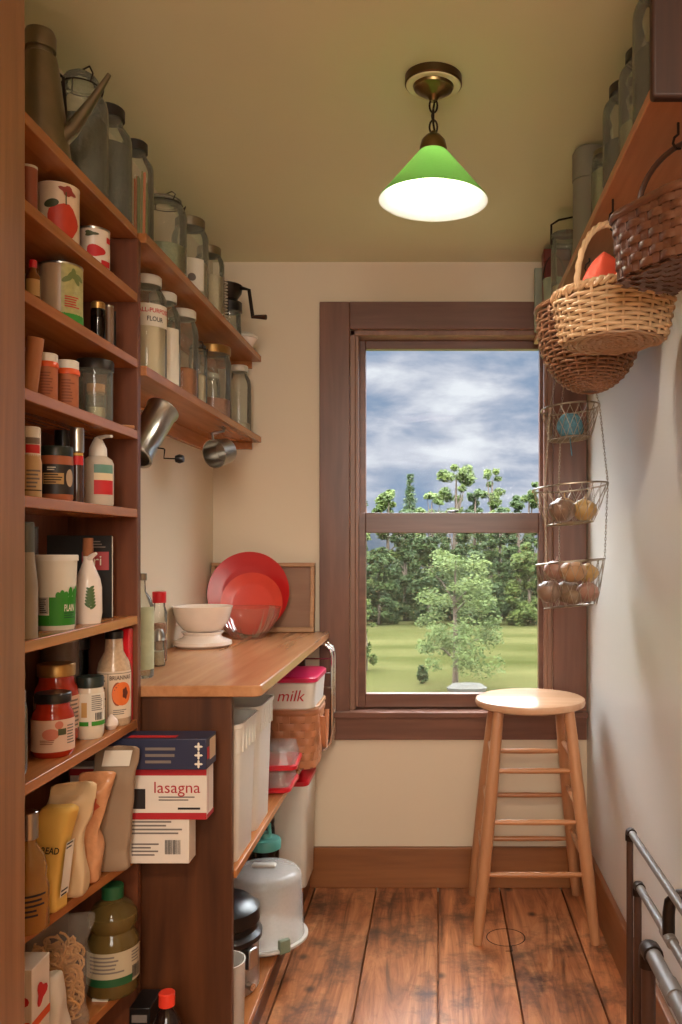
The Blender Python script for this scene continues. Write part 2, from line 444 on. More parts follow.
# doorway in the wall towards the hall
struct('wall_front', G().box(-1.3, -0.63, 0.98, 1.15, -0.1, 2.4).box(0.63, 1.3, 0.98, 1.15, -0.1, 2.4)
       .box(-0.63, 0.63, 0.98, 1.15, 2.28, 2.4), HALLM)
struct('trim_1', G().box(-0.63, -0.5725, 0.94, 1.195, 0, 2.28), JAMB, 0.004)
struct('trim_2', G().box(0.578, 0.63, 0.94, 1.15, 0, 2.28).box(-0.578, 0.578, 0.94, 1.15, 2.25, 2.28), JAMB, 0.004)
struct('wall_hall', G().box(-1.3, 1.3, -1.8, -1.7, -0.1, 2.4).box(-1.4, -1.3, -1.8, 1.15, -0.1, 2.4).box(1.3, 1.4, -1.8, 1.15, -0.1, 2.4), HALLM)
struct('ceiling_hall', G().box(-1.4, 1.4, -1.8, 1.15, 2.4, 2.5), HALLM)
struct('baseboard_back', G().box(WL, WR, WB-0.02, WB, 0, 0.144), BASEX, 0.003)
struct('baseboard_right', G().box(WR-0.018, WR, 1.15, WB-0.02, 0, 0.155), BASEY, 0.003)

# window: casing, jamb lining, two sashes
win = G().box(OX0-0.108, OX0, WB-0.022, WB, OZ0, OZ1+0.098).box(OX1, WR-0.004, WB-0.022, WB, OZ0, OZ1+0.098)
w1 = struct('window_1', win, TRIMZ, 0.003)
def wpart(name, g, m, bev=0.002):
    return g.obj(name, m, w1, bev)
wpart('head_casing', G().box(OX0, OX1, WB-0.022, WB, OZ1, OZ1+0.098), TRIMX)
wpart('window_stool', G().box(OX0-0.108, WR-0.004, WB-0.05, WB+0.05, OZ0-0.012, OZ0+0.008), TRIMX)
wpart('apron', G().box(OX0-0.108, WR-0.004, WB-0.022, WB, OZ0-0.095, OZ0-0.012), TRIMX)
LIN = wood('jamb_lining', (120, 84, 68), (156, 116, 94), 'Z', 9, 0.35)
wpart('jamb_lining', G().box(OX0, OX0+0.018, WB, WB+0.19, OZ0, OZ1).box(OX1-0.018, OX1, WB, WB+0.19, OZ0, OZ1)
      .box(OX0, OX1, WB, WB+0.19, OZ1-0.018, OZ1).box(OX0, OX1, WB+0.05, WB+0.2, OZ0-0.01, OZ0+0.012), LIN)
wpart('stop_bead', G().box(OX0+0.018, OX0+0.03, WB+0.004, WB+0.022, OZ0+0.02, OZ1-0.018).box(OX1-0.03, OX1-0.018, WB+0.004, WB+0.022, OZ0+0.02, OZ1-0.018), LIN)
def sash(name, x0, x1, z0, z1, d0, d1, left, right, bot, top):
    s = wpart(name, G().box(x0, x0+left, d0, d1, z0, z1).box(x1-right, x1, d0, d1, z0, z1)
              .box(x0+left, x1-right, d0, d1, z0, z0+bot).box(x0+left, x1-right, d0, d1, z1-top, z1), TRIMX, 0.002)
    dm = (d0+d1)/2
    G().box(x0+left-0.005, x1-right+0.005, dm-0.002, dm+0.002, z0+bot-0.005, z1-top+0.005).obj('glass_pane', PANEG, s)
    return s
def zat(y, D): return EYE+(VY-y)*D/F
DL, DU = WB+0.045, WB+0.095
xl = lambda x, D: (x-VX)*D/F
sash('lower_sash', OX0+0.018, OX1-0.018, OZ0+0.012, zat(513, DL), DL-0.018, DL+0.018,
     xl(366, DL)-OX0-0.018, OX1-0.018-xl(538, DL), zat(693, DL)-OZ0-0.012, zat(513, DL)-zat(533, DL))
sash('upper_sash', OX0+0.018, OX1-0.018, zat(531, DU), OZ1-0.018, DU-0.018, DU+0.018,
     xl(366, DU)-OX0-0.018, OX1-0.018-xl(539, DU), zat(513.5, DU)-zat(531, DU), OZ1-0.018-zat(350, DU))
G().box(OX0+0.018, OX1-0.018, WB+0.128, WB+0.131, OZ0+0.012, zat(531, DU)).obj('insect_screen', film('insect_screen_mesh', (120, 126, 112), 0.8, 0.8), w1)
lk = G().lathe([(0, 0), (0.011, 0), (0.011, 0.006), (0.006, 0.01), (0, 0.01)], 16).tube([(-0.022, 0, 0.004), (0, 0, 0.008), (0.02, -0.006, 0.008)], 0.004, 6)
lk.move(Matrix.Translation((xl(453, DL), DL, zat(513, DL)))).obj('sash_lock', DARKMETAL, w1)

# ------------------------------------------------------------------ outdoors
GZ = EYE-4.2
def lawn_material():
    m, nt, b = nodes('meadow_grass'); N = nt.nodes.new; L = nt.links.new
    tc = N('ShaderNodeTexCoord'); nz = N('ShaderNodeTexNoise'); nz.inputs['Scale'].default_value = 0.22; nz.inputs['Detail'].default_value = 9
    mp = N('ShaderNodeMapping'); mp.inputs['Scale'].default_value = (0.5, 1.6, 1); L(tc.outputs['Object'], mp.inputs['Vector']); L(mp.outputs[0], nz.inputs['Vector'])
    cr = N('ShaderNodeValToRGB'); e = cr.color_ramp.elements
    e[0].position = 0.35; e[0].color = lin((38, 41, 18))+(1,); e[1].position = 0.68; e[1].color = lin((58, 57, 33))+(1,)
    L(nz.outputs['Fac'], cr.inputs['Fac']); L(cr.outputs[0], b.inputs['Base Color']); b.inputs['Roughness'].default_value = 0.9; b.inputs['Specular IOR Level'].default_value = 0.0
    return m
struct('lawn', G().grid(lambda a, c: (-80+160*a, 3.6+160*c, GZ+0.25*mnoise.noise((a*14, c*14, 0))-0.1), 60, 60), lawn_material())
def leafmat(name, c1, c2):
    m, nt, b = nodes(name); N = nt.nodes.new; L = nt.links.new
    tc = N('ShaderNodeTexCoord'); nz = N('ShaderNodeTexNoise'); nz.inputs['Scale'].default_value = 1.6; nz.inputs['Detail'].default_value = 5
    L(tc.outputs['Object'], nz.inputs['Vector'])
    cr = N('ShaderNodeValToRGB'); e = cr.color_ramp.elements
    e[0].position = 0.35; e[0].color = lin(c1)+(1,); e[1].position = 0.65; e[1].color = lin(c2)+(1,)
    L(nz.outputs['Fac'], cr.inputs['Fac']); L(cr.outputs[0], b.inputs['Base Color']); b.inputs['Roughness'].default_value = 0.7; b.inputs['Specular IOR Level'].default_value = 0.15
    tl = N('ShaderNodeBsdfTranslucent'); L(cr.outputs[0], tl.inputs['Color'])
    ms = N('ShaderNodeMixShader'); ms.inputs['Fac'].default_value = 0.3; L(b.outputs[0], ms.inputs[1]); L(tl.outputs[0], ms.inputs[2])
    L(ms.outputs[0], nt.nodes['Material Output'].inputs['Surface']); MATS[name] = m; return m
LEAF = [leafmat('leaf_mid', (40, 54, 18), (72, 82, 35)), leafmat('leaf_dark', (27, 41, 18), (54, 67, 31)), leafmat('leaf_pale', (58, 72, 34), (86, 97, 52))]
BARK = mat('bark', (74, 60, 48), 0.9, 0, 0.3, 8, 0.4)
def leaves(rnd, lumps, n, size):
    g = G(); tot = sum(l[3]**1.2 for l in lumps)
    for (cx, cy, cz, r, rz) in lumps:
        for _ in range(int(n*r**1.2/tot)):
            d = Vector((rnd.gauss(0, 1), rnd.gauss(0, 1), rnd.gauss(0, 1))).normalized()
            q = rnd.random()**0.45
            p = Vector((cx+d.x*r*q, cy+d.y*r*q, cz+d.z*rz*q))
            u = Vector((rnd.gauss(0, 1), rnd.gauss(0, 1), rnd.gauss(0, 0.6))).normalized(); w = u.orthogonal().normalized()
            s = size*rnd.uniform(0.6, 1.4); k = len(g.v)
            g.v += [tuple(p-u*s), tuple(p+w*s*0.5), tuple(p+u*s), tuple(p-w*s*0.5)]; g.f.append((k, k+1, k+2, k+3))
    return g
def crown_lumps(rnd, h, w, n, base=0.25):
    out = []
    for i in range(n):
        t = rnd.random()**1.2; z = h*(base+(1-base)*t)
        lim = w*sqrt(max(0.04, 1-((t-0.32)/0.72)**2))
        a = rnd.uniform(0, 2*pi); q = lim*sqrt(rnd.random())*0.75
        r = w*rnd.uniform(0.17, 0.33)*(1.05-0.35*t)
        out.append((q*cos(a), q*sin(a), min(z, h-r*0.8), r, r*0.8))
    return out
def tree(label, loc, h, w, lm, seed, n=2600, nl=22, size=0.2, base=0.25, group=None, conifer=False, trunk=None):
    rnd = random.Random(seed); t = thing('tree', label, 'tree', loc, group)
    tr = G().tube([(0, 0, -0.3), (0.03, 0, h*0.3), (-0.02, 0.03, h*0.6), (0.02, 0, h*0.92)], [trunk or h*0.022, h*0.018, h*0.012, h*0.004], 8)
    if conifer:
        lumps = []
        for k in range(26):
            q0 = k/25; z = h*(0.08+0.9*q0); r = w*(1.0-0.86*q0)*rnd.uniform(0.6, 0.9)+0.08
            for a in range(4):
                q = a*pi/2+k*2.4+rnd.uniform(-0.4, 0.4); e = rnd.uniform(0.35, 0.6)
                lumps.append((cos(q)*r*e, sin(q)*r*e, z-0.12*r+rnd.uniform(-0.12, 0.12), r*0.5, r*0.26+0.08))
    else:
        lumps = crown_lumps(rnd, h, w, nl, base)
        for l in lumps[:8]:
            z0 = max(h*0.16, min(h*0.6, l[2]-l[3]*1.2)); tr.tube([(0, 0, z0), (l[0]*0.5, l[1]*0.5, (z0+l[2])/2+0.1), (l[0], l[1], l[2])], [h*0.008, h*0.005, h*0.002], 5)
    tr.obj('trunk', BARK, t)
    leaves(rnd, lumps, n, size).obj('foliage', lm, t)
    return t
def tree_at(label, x, ybase, ytop, wpx, lm, seed, **k):
    D = 4.2*F/(ybase-VY); h = (ybase-ytop)*D/F
    return tree(label, ((x-VX)*D/F, D, GZ), h, wpx/2*D/F, lm, seed, **k)
tree_at('small leafy tree standing alone in the meadow', 455, 686, 548, 110, LEAF[2], 3, n=7500, nl=58, size=0.055, base=0.16, trunk=0.1)
def far_tree(label, x, D, ytop, wpx, lm, seed, **k):
    tree(label, ((x-VX)*D/F, D, GZ), EYE+(VY-ytop+9)*D/F-GZ, wpx/2*D/F, lm, seed, **k)
far_tree('tall broad tree whose crown rises highest above the tree line', 456, 57.5, 472, 64, LEAF[0], 4, n=9000, base=0.12, size=0.11, nl=44)
far_tree('tree with a loose double crown above the tree line, beside the tallest one', 492, 61.5, 478, 50, LEAF[0], 5, n=7000, base=0.12, size=0.11, nl=40)
far_tree('pointed dark conifer sticking up over the tree line', 410, 57, 482, 52, LEAF[1], 6, n=8000, conifer=True, size=0.1)
far_tree('bushy tree at the tree line close to the hanging wire baskets', 529, 57, 490, 46, LEAF[0], 7, n=7000, size=0.12, nl=46, base=0.1)
far_tree('dark tree at the meadow edge next to the lower sash upright', 366, 57, 506, 52, LEAF[1], 8, n=6000, size=0.12, base=0.05)
grp = 'trees of the dense tree line'
lab = 'one of the green trees forming the dense lower tree line'
tn = 0
for (D, xs, tops) in ((53.4, (-6.2, -3.1, -0.4, 2.3, 5.0, 8.2), (496, 498, 501, 497, 495, 503)), (49.9, (-7.6, -4.7, -1.9, 0.9, 3.6, 6.5), (522, 528, 518, 524, 516, 520)), (46.4, (-5.9, -3.2, -0.5, 2.2, 4.9), (548, 556, 545, 558, 550))):
    for X_, tp in zip(xs, tops):
        tn += 1
        far_tree(lab, VX+X_*F/D, D, tp, 2.9*F/D, LEAF[(1, 1, 0, 2, 1)[tn % 5]], 20+tn, n=8000, size=0.12, base=0.02, nl=52, group=grp)
tree_at('half hidden bush at the edge of the window, in the meadow', 366, 668, 600, 26, LEAF[0], 60, n=1400, base=0.1, size=0.09)
t = thing('bush', 'low dark bush in the grass beside the lone tree', 'bush', (at(422, 680, 26).x, 26.9, GZ))
leaves(random.Random(2), [(0, 0, 0.2, 0.16, 0.3)], 300, 0.07).obj('foliage', LEAF[1], t)
g = G().lathe([(0, 0), (0.55, 0), (0.6, 0.1), (0.42, 0.22), (0, 0.26)], 14, (0, 0, 0), 1, 0.5)
tag(g.obj('boulder', mat('pale_stone', (70, 68, 62), 0.8, 0, 0.2, 6, 0.4), loc=(at(467, 690, 25).x, 25.2, GZ-0.05)), 'flat pale stone lying in the grass at the foot of the lone tree', 'stone')
# ------------------------------------------------------------------ pantry shelving on the left
SF = -0.648                                   # front edge of the narrow shelves
PY0, PY1 = 1.855, 1.875                       # far side panel of the shelf unit
unit = thing('pantry_shelving', 'tall built-in pine shelf unit crowded with jars, cans and bottles', 'shelving', (-0.73, 1.54, 0))
def local(g, root): return g.move(Matrix.Translation(-root.location))
UB = -0.806
SHZ = {'A': 1.907, 'B': 1.769, 'C': 1.627, 'D': 1.473, 'E': 1.304, 'F': 1.074, 'G': 0.850}
for k, z in SHZ.items():
    local(G().box(UB+0.008, SF, 1.20, PY0, z-0.019, z), unit).obj('shelf', SHELF, unit, 0.0015)
def flare(y, sl=0.15): return SF-0.006-(PY0-y)*sl
for z in (0.558, 0.297):
    local(G().prism([(UB+0.008, 1.20), (flare(1.20), 1.20), (flare(PY0), PY0), (UB+0.008, PY0)], z-0.019, z), unit).obj('shelf', SHELF, unit, 0.0015)
local(G().box(UB+0.008, SF, PY0, PY1, 0, 1.888), unit).obj('side_panel', PANEL, unit, 0.0015)
local(G().box(UB+0.008, SF, 1.18, 1.20, 0, 1.907), unit).obj('side_panel', PANEL, unit, 0.0015)
local(G().box(UB, UB+0.008, 1.18, PY1, 0, 1.907), unit).obj('back_panel', BACKP, unit)

def wshelf(label, z, hooks=()):
    r = thing('wall_shelf', label, 'shelf', (-0.73, 2.5, z))
    local(G().box(WL, SF+0.012, PY1+0.001, WB, z-0.021, z), r).obj('board', SHELF, r, 0.0015)
    local(G().box(WL, WL+0.018, PY1+0.001, WB, z-0.066, z-0.021), r).obj('cleat', SHELF, r, 0.0015)
    local(G().box(WL+0.018, SF-0.02, WB-0.018, WB, z-0.046, z-0.021), r).obj('cleat', SHELF, r, 0.0015)
    return r
wshelf('upper long pine wall shelf holding tall jars and a hand grinder, near the ceiling', 1.907)
LZ = 1.617
low_shelf = wshelf('lower long pine wall shelf holding flour jars, with a sifter hanging beneath', LZ)

# ---- containers
def contents(root, r, z0, z1, m, rnd_top=True):
    k = 0.004
    return G().lathe([(0, z0), (r*0.94, z0), (r, z0+k), (r, z1-k), (r*0.8, z1), (0, z1+0.002)], 28).obj('contents', m, root)
def spot(xc, w, yt, zb, front=SF-0.007, h=None):
    """where a round thing of pixel centre xc and width w stands on a left shelf at height zb with its front at X=front"""
    s = -front/(VX-xc-w/2); r = w/2*s
    hh = h if h else EYE+(VY-yt)*s-zb
    return Vector((front-r, s*F, zb)), r, hh
def jar(label, loc, r, h, lid=None, fill=0.6, cm=None, neck=0.72, sh=0.76, lidh=0.07, bail=False, gm=None, name='glass_jar', cat='jar', group=None, dome=False):
    t = thing(name, label, cat, loc, group)
    sh = min(0.81, sh+0.05); nr = r*neck; z1 = h*(1-lidh)
    G().lathe([(0, 0.002), (r*0.86, 0.001), (r*0.97, 0.006), (r, 0.014), (r, h*(sh-0.06)), (r*0.985, h*(sh-0.02)), (r*0.93, h*(sh+0.02)), (nr*1.06, h*(sh+0.09)), (nr, h*(sh+0.11)), (nr, z1), (nr*1.05, z1), (nr*1.05, z1-0.004)], 32).obj('glass_body', gm or GLASS, t)
    if cm: contents(t, r-0.0035, 0.006, max(0.02, h*fill), cm)
    if dome:
        G().lathe([(nr*1.06, z1-0.002), (nr*1.08, z1+0.006), (nr*0.9, z1+h*lidh*0.6), (nr*0.4, h), (0, h)], 28).obj('lid', lid or GLASS, t)
    elif lid:
        lr = nr*1.13; zl = h*(1-lidh*1.35)
        G().lathe([(nr*1.06, zl), (lr, zl), (lr, h-0.003), (lr-0.003, h), (lr*0.6, h-0.001), (0, h-0.001)], 32).obj('lid', lid, t)
    if bail:
        zw = z1-h*0.02; g = G(); q = nr*1.12
        a0 = atan2(-loc[0], loc[1])+0.5
        P = lambda a, rr, z: (rr*sin(a), -rr*cos(a), z)
        g.tube([P(2*pi*i/24, q, zw) for i in range(24)], 0.0016, 6, True)
        g.tube([P(a0, q, zw), P(a0, q*1.25, zw+h*0.05), P(a0, q*0.9, h*1.0), (0, 0, h+0.003), P(a0+pi, q*0.9, h*1.0), P(a0+pi, q, zw)], 0.0016, 6)
        g.tube([P(a0+1.2, q*1.02, zw-0.02), P(a0+1.2, q*1.18, zw+0.004), P(a0+1.5, q*1.18, zw+0.004), P(a0+1.5, q*1.02, zw-0.02)], 0.0014, 6)
        g.obj('wire_bail', DARKMETAL, t)
    return t
def bottle(name, label, cat, loc, prof, m, cap=None, capm=None, group=None, fill=None, fm=None, body='body', sx=1, sy=1):
    """prof: list of (r, z); cap: (r, z0, z1)"""
    t = thing(name, label, cat, loc, group)
    G().lathe([(0, 0.001)]+prof, 32, (0, 0, 0), sx, sy).obj(body, m, t)
    if cap:
        r, z0, z1 = cap
        G().lathe([(r*0.9, z0), (r, z0), (r, z1-0.002), (r-0.002, z1), (0, z1)], 28).obj('cap', capm, t)
    if fill:
        inner = [(max(0.001, a-0.002), z) for a, z in prof if z <= fill]
        if inner: G().lathe([(0, 0.003)]+[(a, max(z, 0.003)) for a, z in inner]+[(inner[-1][0], fill), (0, fill)], 28, (0, 0, 0), sx, sy).obj('contents', fm, t)
    return t
DARKFILL = mat('dark_dried_herbs', (64, 66, 52), 0.9, 0, 0.35, 90, 0.6)
BLACKBEAN = mat('black_beans', (52, 56, 48), 0.6, 0, 0.3, 120, 0.6)
FLOUR = mat('flour', (222, 204, 170), 0.9, 0, 0.06, 20)
RICE = mat('rice', (214, 200, 170), 0.8, 0, 0.2, 220, 0.5)
PINKB = mat('pink_beans', (196, 140, 112), 0.7, 0, 0.4, 160, 0.8)
AMBER = mat('amber_syrup', (172, 92, 30), 0.25, 0, 0.12, 10)
SUGAR = mat('brown_sugar', (186, 112, 58), 0.8, 0, 0.2, 120, 0.4)
MOSS = mat('pale_green_lentils', (150, 150, 112), 0.8, 0, 0.25, 180, 0.6)
GLID = mat('gold_lid', (178, 136, 78), 0.35, 0.8, 0.15, 40)
DLID = mat('dark_lid', (54, 48, 42), 0.4, 0.5, 0.2, 40)
WLID = mat('white_lid', (214, 208, 192), 0.4, 0, 0.06)

# -- top of the shelf unit, left to right
zA = 1.907
p, r, h = spot(40, 58, 28, zA)
can_t = thing('watering_can', 'old dull metal watering can with a long tapering spout, on the top shelf', 'watering can', p)
G().lathe([(0, 0.001), (r, 0), (r*1.02, 0.004), (r, 0.012), (r*0.62, h*0.70), (r*0.55, h*0.78), (r*0.42, h*0.80), (r*0.42, h*0.84)], 32).obj('body', TIN, can_t)
G().lathe([(r*0.42, h*0.83), (r*0.52, h*0.83), (r*0.53, h*0.93), (r*0.46, h*0.97), (r*0.2, h), (0, h)], 28).obj('cap', TIN, can_t)
G().tube([Vector((r*0.6, -0.0, 0.035)), Vector((r*1.0, 0.012, 0.062)), Vector((r*1.6, 0.03, 0.125)), Vector((r*2.05, 0.045, 0.178))], [0.017, 0.0135, 0.008, 0.004], 14).obj('spout', TIN, can_t)
G().tube([Vector((0.01, r*0.5, h*0.76)), Vector((0.02, r*0.95, h*0.74)), Vector((0.02, r*1.15, h*0.5)), Vector((0.01, r*0.9, h*0.2))], 0.003, 8).obj('handle', DARKMETAL, can_t)
p, r, h = spot(81, 52, 72, zA)
jar('big bail-top jar half full of dark herbs, just behind the watering can spout', p, r, h, GLASSG, 0.62, DARKFILL, 0.62, 0.7, 0.1, True, GLASSG, dome=True)
p, r, h = spot(108, 46, 109, zA)
jar('tall jar filled with black beans under a dark lid, on the top shelf', p, r, h, DLID, 0.68, BLACKBEAN, 0.62, 0.7, 0.07, gm=GLASSG)
p, r, h = spot(135, 36, 143, zA)
j = jar('jar of upright colourful pasta sticks with a dark lid, on the top shelf', p, r, h, DLID, 0.08, RICE, 0.6, 0.72, 0.07)
rnd = random.Random(4); pc = [mat('pasta_orange', (206, 110, 60), 0.6), mat('pasta_green', (120, 122, 60), 0.6), mat('pasta_tan', (208, 170, 116), 0.6)]
for ci in range(3):
    g = G()
    for k in range(9):
        a = rnd.uniform(0, 2*pi); q = r*0.75*sqrt(rnd.random())
        g.tube([(q*cos(a), q*sin(a), h*0.085), (q*cos(a)*1.08, q*sin(a)*1.08, h*rnd.uniform(0.6, 0.72))], 0.0022, 5)
    o = g.obj('pasta_sticks', pc[ci], j); o['kind'] = 'stuff'
p, r, h = spot(164, 44, 196, zA)
jar('large bail-top jar part filled with pale lentils, nearest on the upper wall shelf', p, r, h, GLASS, 0.42, MOSS, 0.72, 0.76, 0.08, True, dome=True)
p, r, h = spot(190, 36, 220, zA)
j = jar('clear jar with a round stamped paper label, second on the upper wall shelf', p, r, h, TIN, 0.5, RICE, 0.72, 0.76, 0.08, gm=GLASSG)
s_ = cyl(j, r, 0.1); patch(j, 'paper_label', s_, -r*0.7, r*0.7, h*0.14, h*0.5, PAPER)
blob(j, 'stamp', s_, 0, h*0.28, 0.011, 0.011, GREYINK)
p, r, h = spot(209, 30, 248, zA)
jar('slimmer jar of pale grain with a tin lid, third on the upper wall shelf', p, r, h, TIN, 0.62, RICE, 0.7, 0.76, 0.08)
# coil bound orange booklet standing on edge
OB = mat('orange_card', (176, 110, 44), 0.6)
t = thing('coil_bound_booklet', 'orange booklet with a white coil binding, standing next to the hand grinder', 'booklet', (-0.728, 2.708, zA))
G().box(-0.06, 0.055, -0.006, 0.006, 0, 0.165).obj('cover', OB, t, 0.001)
g = G()
for i in range(15): g.tube([(0.058+0.007*cos(q*pi/4), 0.009*sin(q*pi/4), 0.010+i*0.0103) for q in range(8)], 0.0016, 5, True)
g.obj('coil', WHITEP, t)
# hand cranked grinder
t = thing('hand_grinder', 'antique hand grinder with glass jar and cranked iron handle on the upper wall shelf', 'grinder', (-0.682, 2.815, zA))
G().lathe([(0, 0.001), (0.036, 0), (0.038, 0.006), (0.035, 0.085), (0.037, 0.09)], 28).obj('glass_body', GLASSG, t)
G().lathe([(0.039, 0.082), (0.040, 0.082), (0.040, 0.112), (0.032, 0.118), (0.02, 0.122), (0, 0.122)], 28).obj('screw_lid', BLACKP, t)
G().lathe([(0, 0), (0.028, 0), (0.046, 0.026), (0.05, 0.05), (0.046, 0.053), (0, 0.05)], 24, (-0.008, 0, 0.118)).obj('hopper', DARKMETAL, t)
g = G().tube([(0.0, -0.005, 0.15), (0.045, -0.01, 0.158), (0.066, -0.012, 0.152), (0.079, -0.014, 0.06)], [0.009, 0.007, 0.006, 0.005], 8, ry=0.006)
cr_ = g.obj('crank', DARKMETAL, t)
G().tube([(0.076, -0.014, 0.062), (0.09, -0.02, 0.062), (0.125, -0.03, 0.058)], [0.004, 0.006, 0.0085], 10).obj('grip', mat('grip_wood', (70, 44, 30), 0.5), cr_)
t = thing('covered_dish', 'small white lidded dish at the far end of the upper wall shelf', 'dish', (-0.672, 2.95, zA))
G().lathe([(0, 0), (0.036, 0), (0.050, 0.024), (0.052, 0.026), (0.050, 0.028), (0, 0.028)], 28).obj('bowl', CERAMIC, t)
G().lathe([(0, 0.0285), (0.053, 0.0285), (0.053, 0.034), (0.038, 0.045), (0.012, 0.05), (0, 0.05)], 28).obj('lid', WLID, t)

# -- jars on the lower wall shelf
p, r, h = spot(147, 38, 277, LZ)
j = jar('white-lidded jar lettered ALL-PURPOSE FLOUR, nearest on the lower wall shelf', p, r, h, WLID, 0.62, FLOUR, 0.66, 0.74, 0.07)
s_ = cyl(j, r, 0.42); patch(j, 'paper_label', s_, -r*0.95, r*0.95, h*0.5, h*0.71, PAPER)
text(j, 'ALL-PURPOSE', s_, 0, h*0.645, 0.0145, REDINK, wide=r*1.72); text(j, 'FLOUR', s_, 0, h*0.565, 0.0155, INK, wide=r*0.85)
p, r, h = spot(163, 34, 294, LZ)
j = jar('jar with a plain white label and white lid, second on the lower wall shelf', p, r, h, WLID, 0.5, FLOUR, 0.7, 0.72, 0.07)
s_ = cyl(j, r, 0.25); patch(j, 'paper_label', s_, -r*0.8, r*0.8, h*0.06, h*0.62, PAPER)
p, r, h = spot(182, 32, 311, LZ)
jar('jar of brown sugar with a pale lid, third on the lower wall shelf', p, r, h, WLID, 0.36, SUGAR, 0.76, 0.74, 0.07)
p, r, h = spot(198, 18, 343, LZ)
jar('small narrow bail-top jar of pale grain, on the lower wall shelf', p, r, h, GLASS, 0.5, RICE, 0.8, 0.76, 0.08, True, dome=True)
p, r, h = spot(213, 36, 347, LZ)
jar('wide jar of pinkish beans with a tan metal lid on the lower wall shelf', p, r, h, GLID, 0.3, PINKB, 0.86, 0.76, 0.08)
p2 = Vector((-0.745, p.y+0.02+0.07, LZ))
jar('white-lidded jar of pale beans half hidden behind the wide tan-lidded jar', p2, 0.032, 0.17, WLID, 0.45, RICE, 0.8, 0.78, 0.07)
p, r, h = spot(239, 24, 366, LZ)
jar('clear nearly empty jar with a white lid, last on the lower wall shelf', p, r, h, WLID, 0.16, RICE, 0.66, 0.72, 0.07, gm=GLASS)

# -- sifter and tin cup hanging under the lower wall shelf
def hook_at(x, y, z, parent): G().tube([(x, y, z), (x, y, z-0.014), (x+0.008, y, z-0.024), (x+0.012, y, z-0.014)], 0.0018, 6).obj('hook', DARKMETAL, parent)
sf = thing('flour_sifter', 'shiny tin flour sifter with a side crank hanging tilted under the lower wall shelf', 'sifter', (-0.668, 1.99, 1.487))
M = Matrix.Rotation(math.radians(17), 4, 'Y') @ Matrix.Rotation(math.radians(-34), 4, 'X')
G().lathe([(0.034, -0.075), (0.040, -0.076), (0.040, -0.071), (0.036, -0.066), (0.036, 0.066), (0.039, 0.07), (0.039, 0.074), (0.036, 0.075), (0.034, 0.07), (0.034, -0.075)], 36).move(M).obj('body', STEEL, sf)
G().lathe([(0, -0.055), (0.034, -0.055)], 28).move(M).obj('mesh_screen', TIN, sf)
G().tube([M @ Vector((-0.037, -0.0, 0.05)), M @ Vector((-0.066, -0.01, 0.048)), M @ Vector((-0.07, -0.01, -0.01)), M @ Vector((-0.037, 0, -0.03))], 0.004, 8).obj('handle', STEEL, sf)
e0 = M @ Vector((0.036, 0, -0.035)); ck = G().tube([e0, e0+Vector((0.014, 0, -0.002)), e0+Vector((0.016, 0, -0.004)), Vector((e0.x+0.014, e0.y, -0.062)), Vector((0.07, -0.006, -0.062))], 0.0018, 6).obj('crank', DARKMETAL, sf)
G().lathe([(0, -0.01), (0.008, -0.009), (0.011, 0), (0.008, 0.009), (0, 0.01)], 14).move(Matrix.Translation((0.072, -0.006, -0.062)) @ Matrix.Rotation(pi/2, 4, 'Y')).obj('knob', BLACKP, ck)
G().tube([(-0.03, 0.02, LZ-0.021-1.475), (-0.03, 0.02, 0.10), (-0.055, 0.01, 0.085), (-0.06, 0, 0.055)], 0.002, 6).obj('hook', DARKMETAL, sf)
cp = thing('measuring_cup', 'small tin measuring cup hanging from a hook under the lower wall shelf', 'cup', (-0.672, 2.665, 1.515))
M = Matrix.Rotation(math.radians(-25), 4, 'Z') @ Matrix.Rotation(math.radians(105), 4, 'X')
G().lathe([(0, -0.03), (0.036, -0.03), (0.039, -0.026), (0.043, 0.033), (0.0445, 0.035), (0.042, 0.034), (0.0375, -0.024), (0, -0.026)], 32).move(M).obj('bowl', STEEL, cp)
G().tube([M @ Vector((0, 0.042, 0.028)), M @ Vector((0.0, 0.062, 0.026)), Vector((0.006, 0.01, 0.066)), Vector((0.004, 0.0, 0.082))], 0.004, 8).obj('handle', STEEL, cp)
G().tube([(0.004, 0.0, LZ-0.021-1.515), (0.004, 0.0, 0.074), (0.012, 0.0, 0.068), (0.014, 0.0, 0.078)], 0.0018, 6).obj('hook', BRASS, cp)

# ---- shelf B: cans
def can(label, loc, r, h, m, rim=STEEL, name='food_can', cat='can', group=None):
    t = thing(name, label, cat, loc, group)
    G().lathe([(0, 0.001), (r*0.97, 0), (r, 0.003), (r, h-0.003)], 36).obj('body', m, t)
    G().lathe([(r, h-0.004), (r*1.012, h-0.003), (r*1.012, h), (r*0.97, h), (r*0.95, h-0.003), (0, h-0.003)], 36).obj('lid', rim, t)
    return t
CANW = mat('cream_can_paper', (226, 200, 170), 0.35, 0, 0.05)
zB = SHZ['B']
p, r, h = spot(29, 16, 167, zB)
can('slim reddish spice can with pale lid, beside the jamb on the second shelf', p, r, h, mat('red_brown_can', (150, 84, 62), 0.4), WLID, 'spice_can')
p, r, h = spot(58, 40, 189, zB)
c = can('large cream can with a big red tomato picture, on the second shelf down', p, r, h, CANW, CANW, 'tomato_can')
TOM = mat('tomato_red', (196, 60, 36), 0.45); LEAFI = mat('leaf_ink', (72, 76, 44), 0.5)
s_ = cyl(c, r, 0.15)
blob(c, 'tomato_picture', s_, 0.004, h*0.34, r*0.78, h*0.30, TOM, k=lambda t: 1+0.06*cos(5*t)); blob(c, 'leaf_picture', s_, -r*0.45, h*0.62, r*0.35, h*0.07, LEAFI, 0.0009, tilt=0.3)
blob(c, 'flower_picture', s_, r*0.3, h*0.86, r*0.38, h*0.08, mat('dull_red_ink', (150, 58, 46), 0.5), 0.0009, tilt=-0.3, k=lambda t: 1+0.25*cos(4*t))
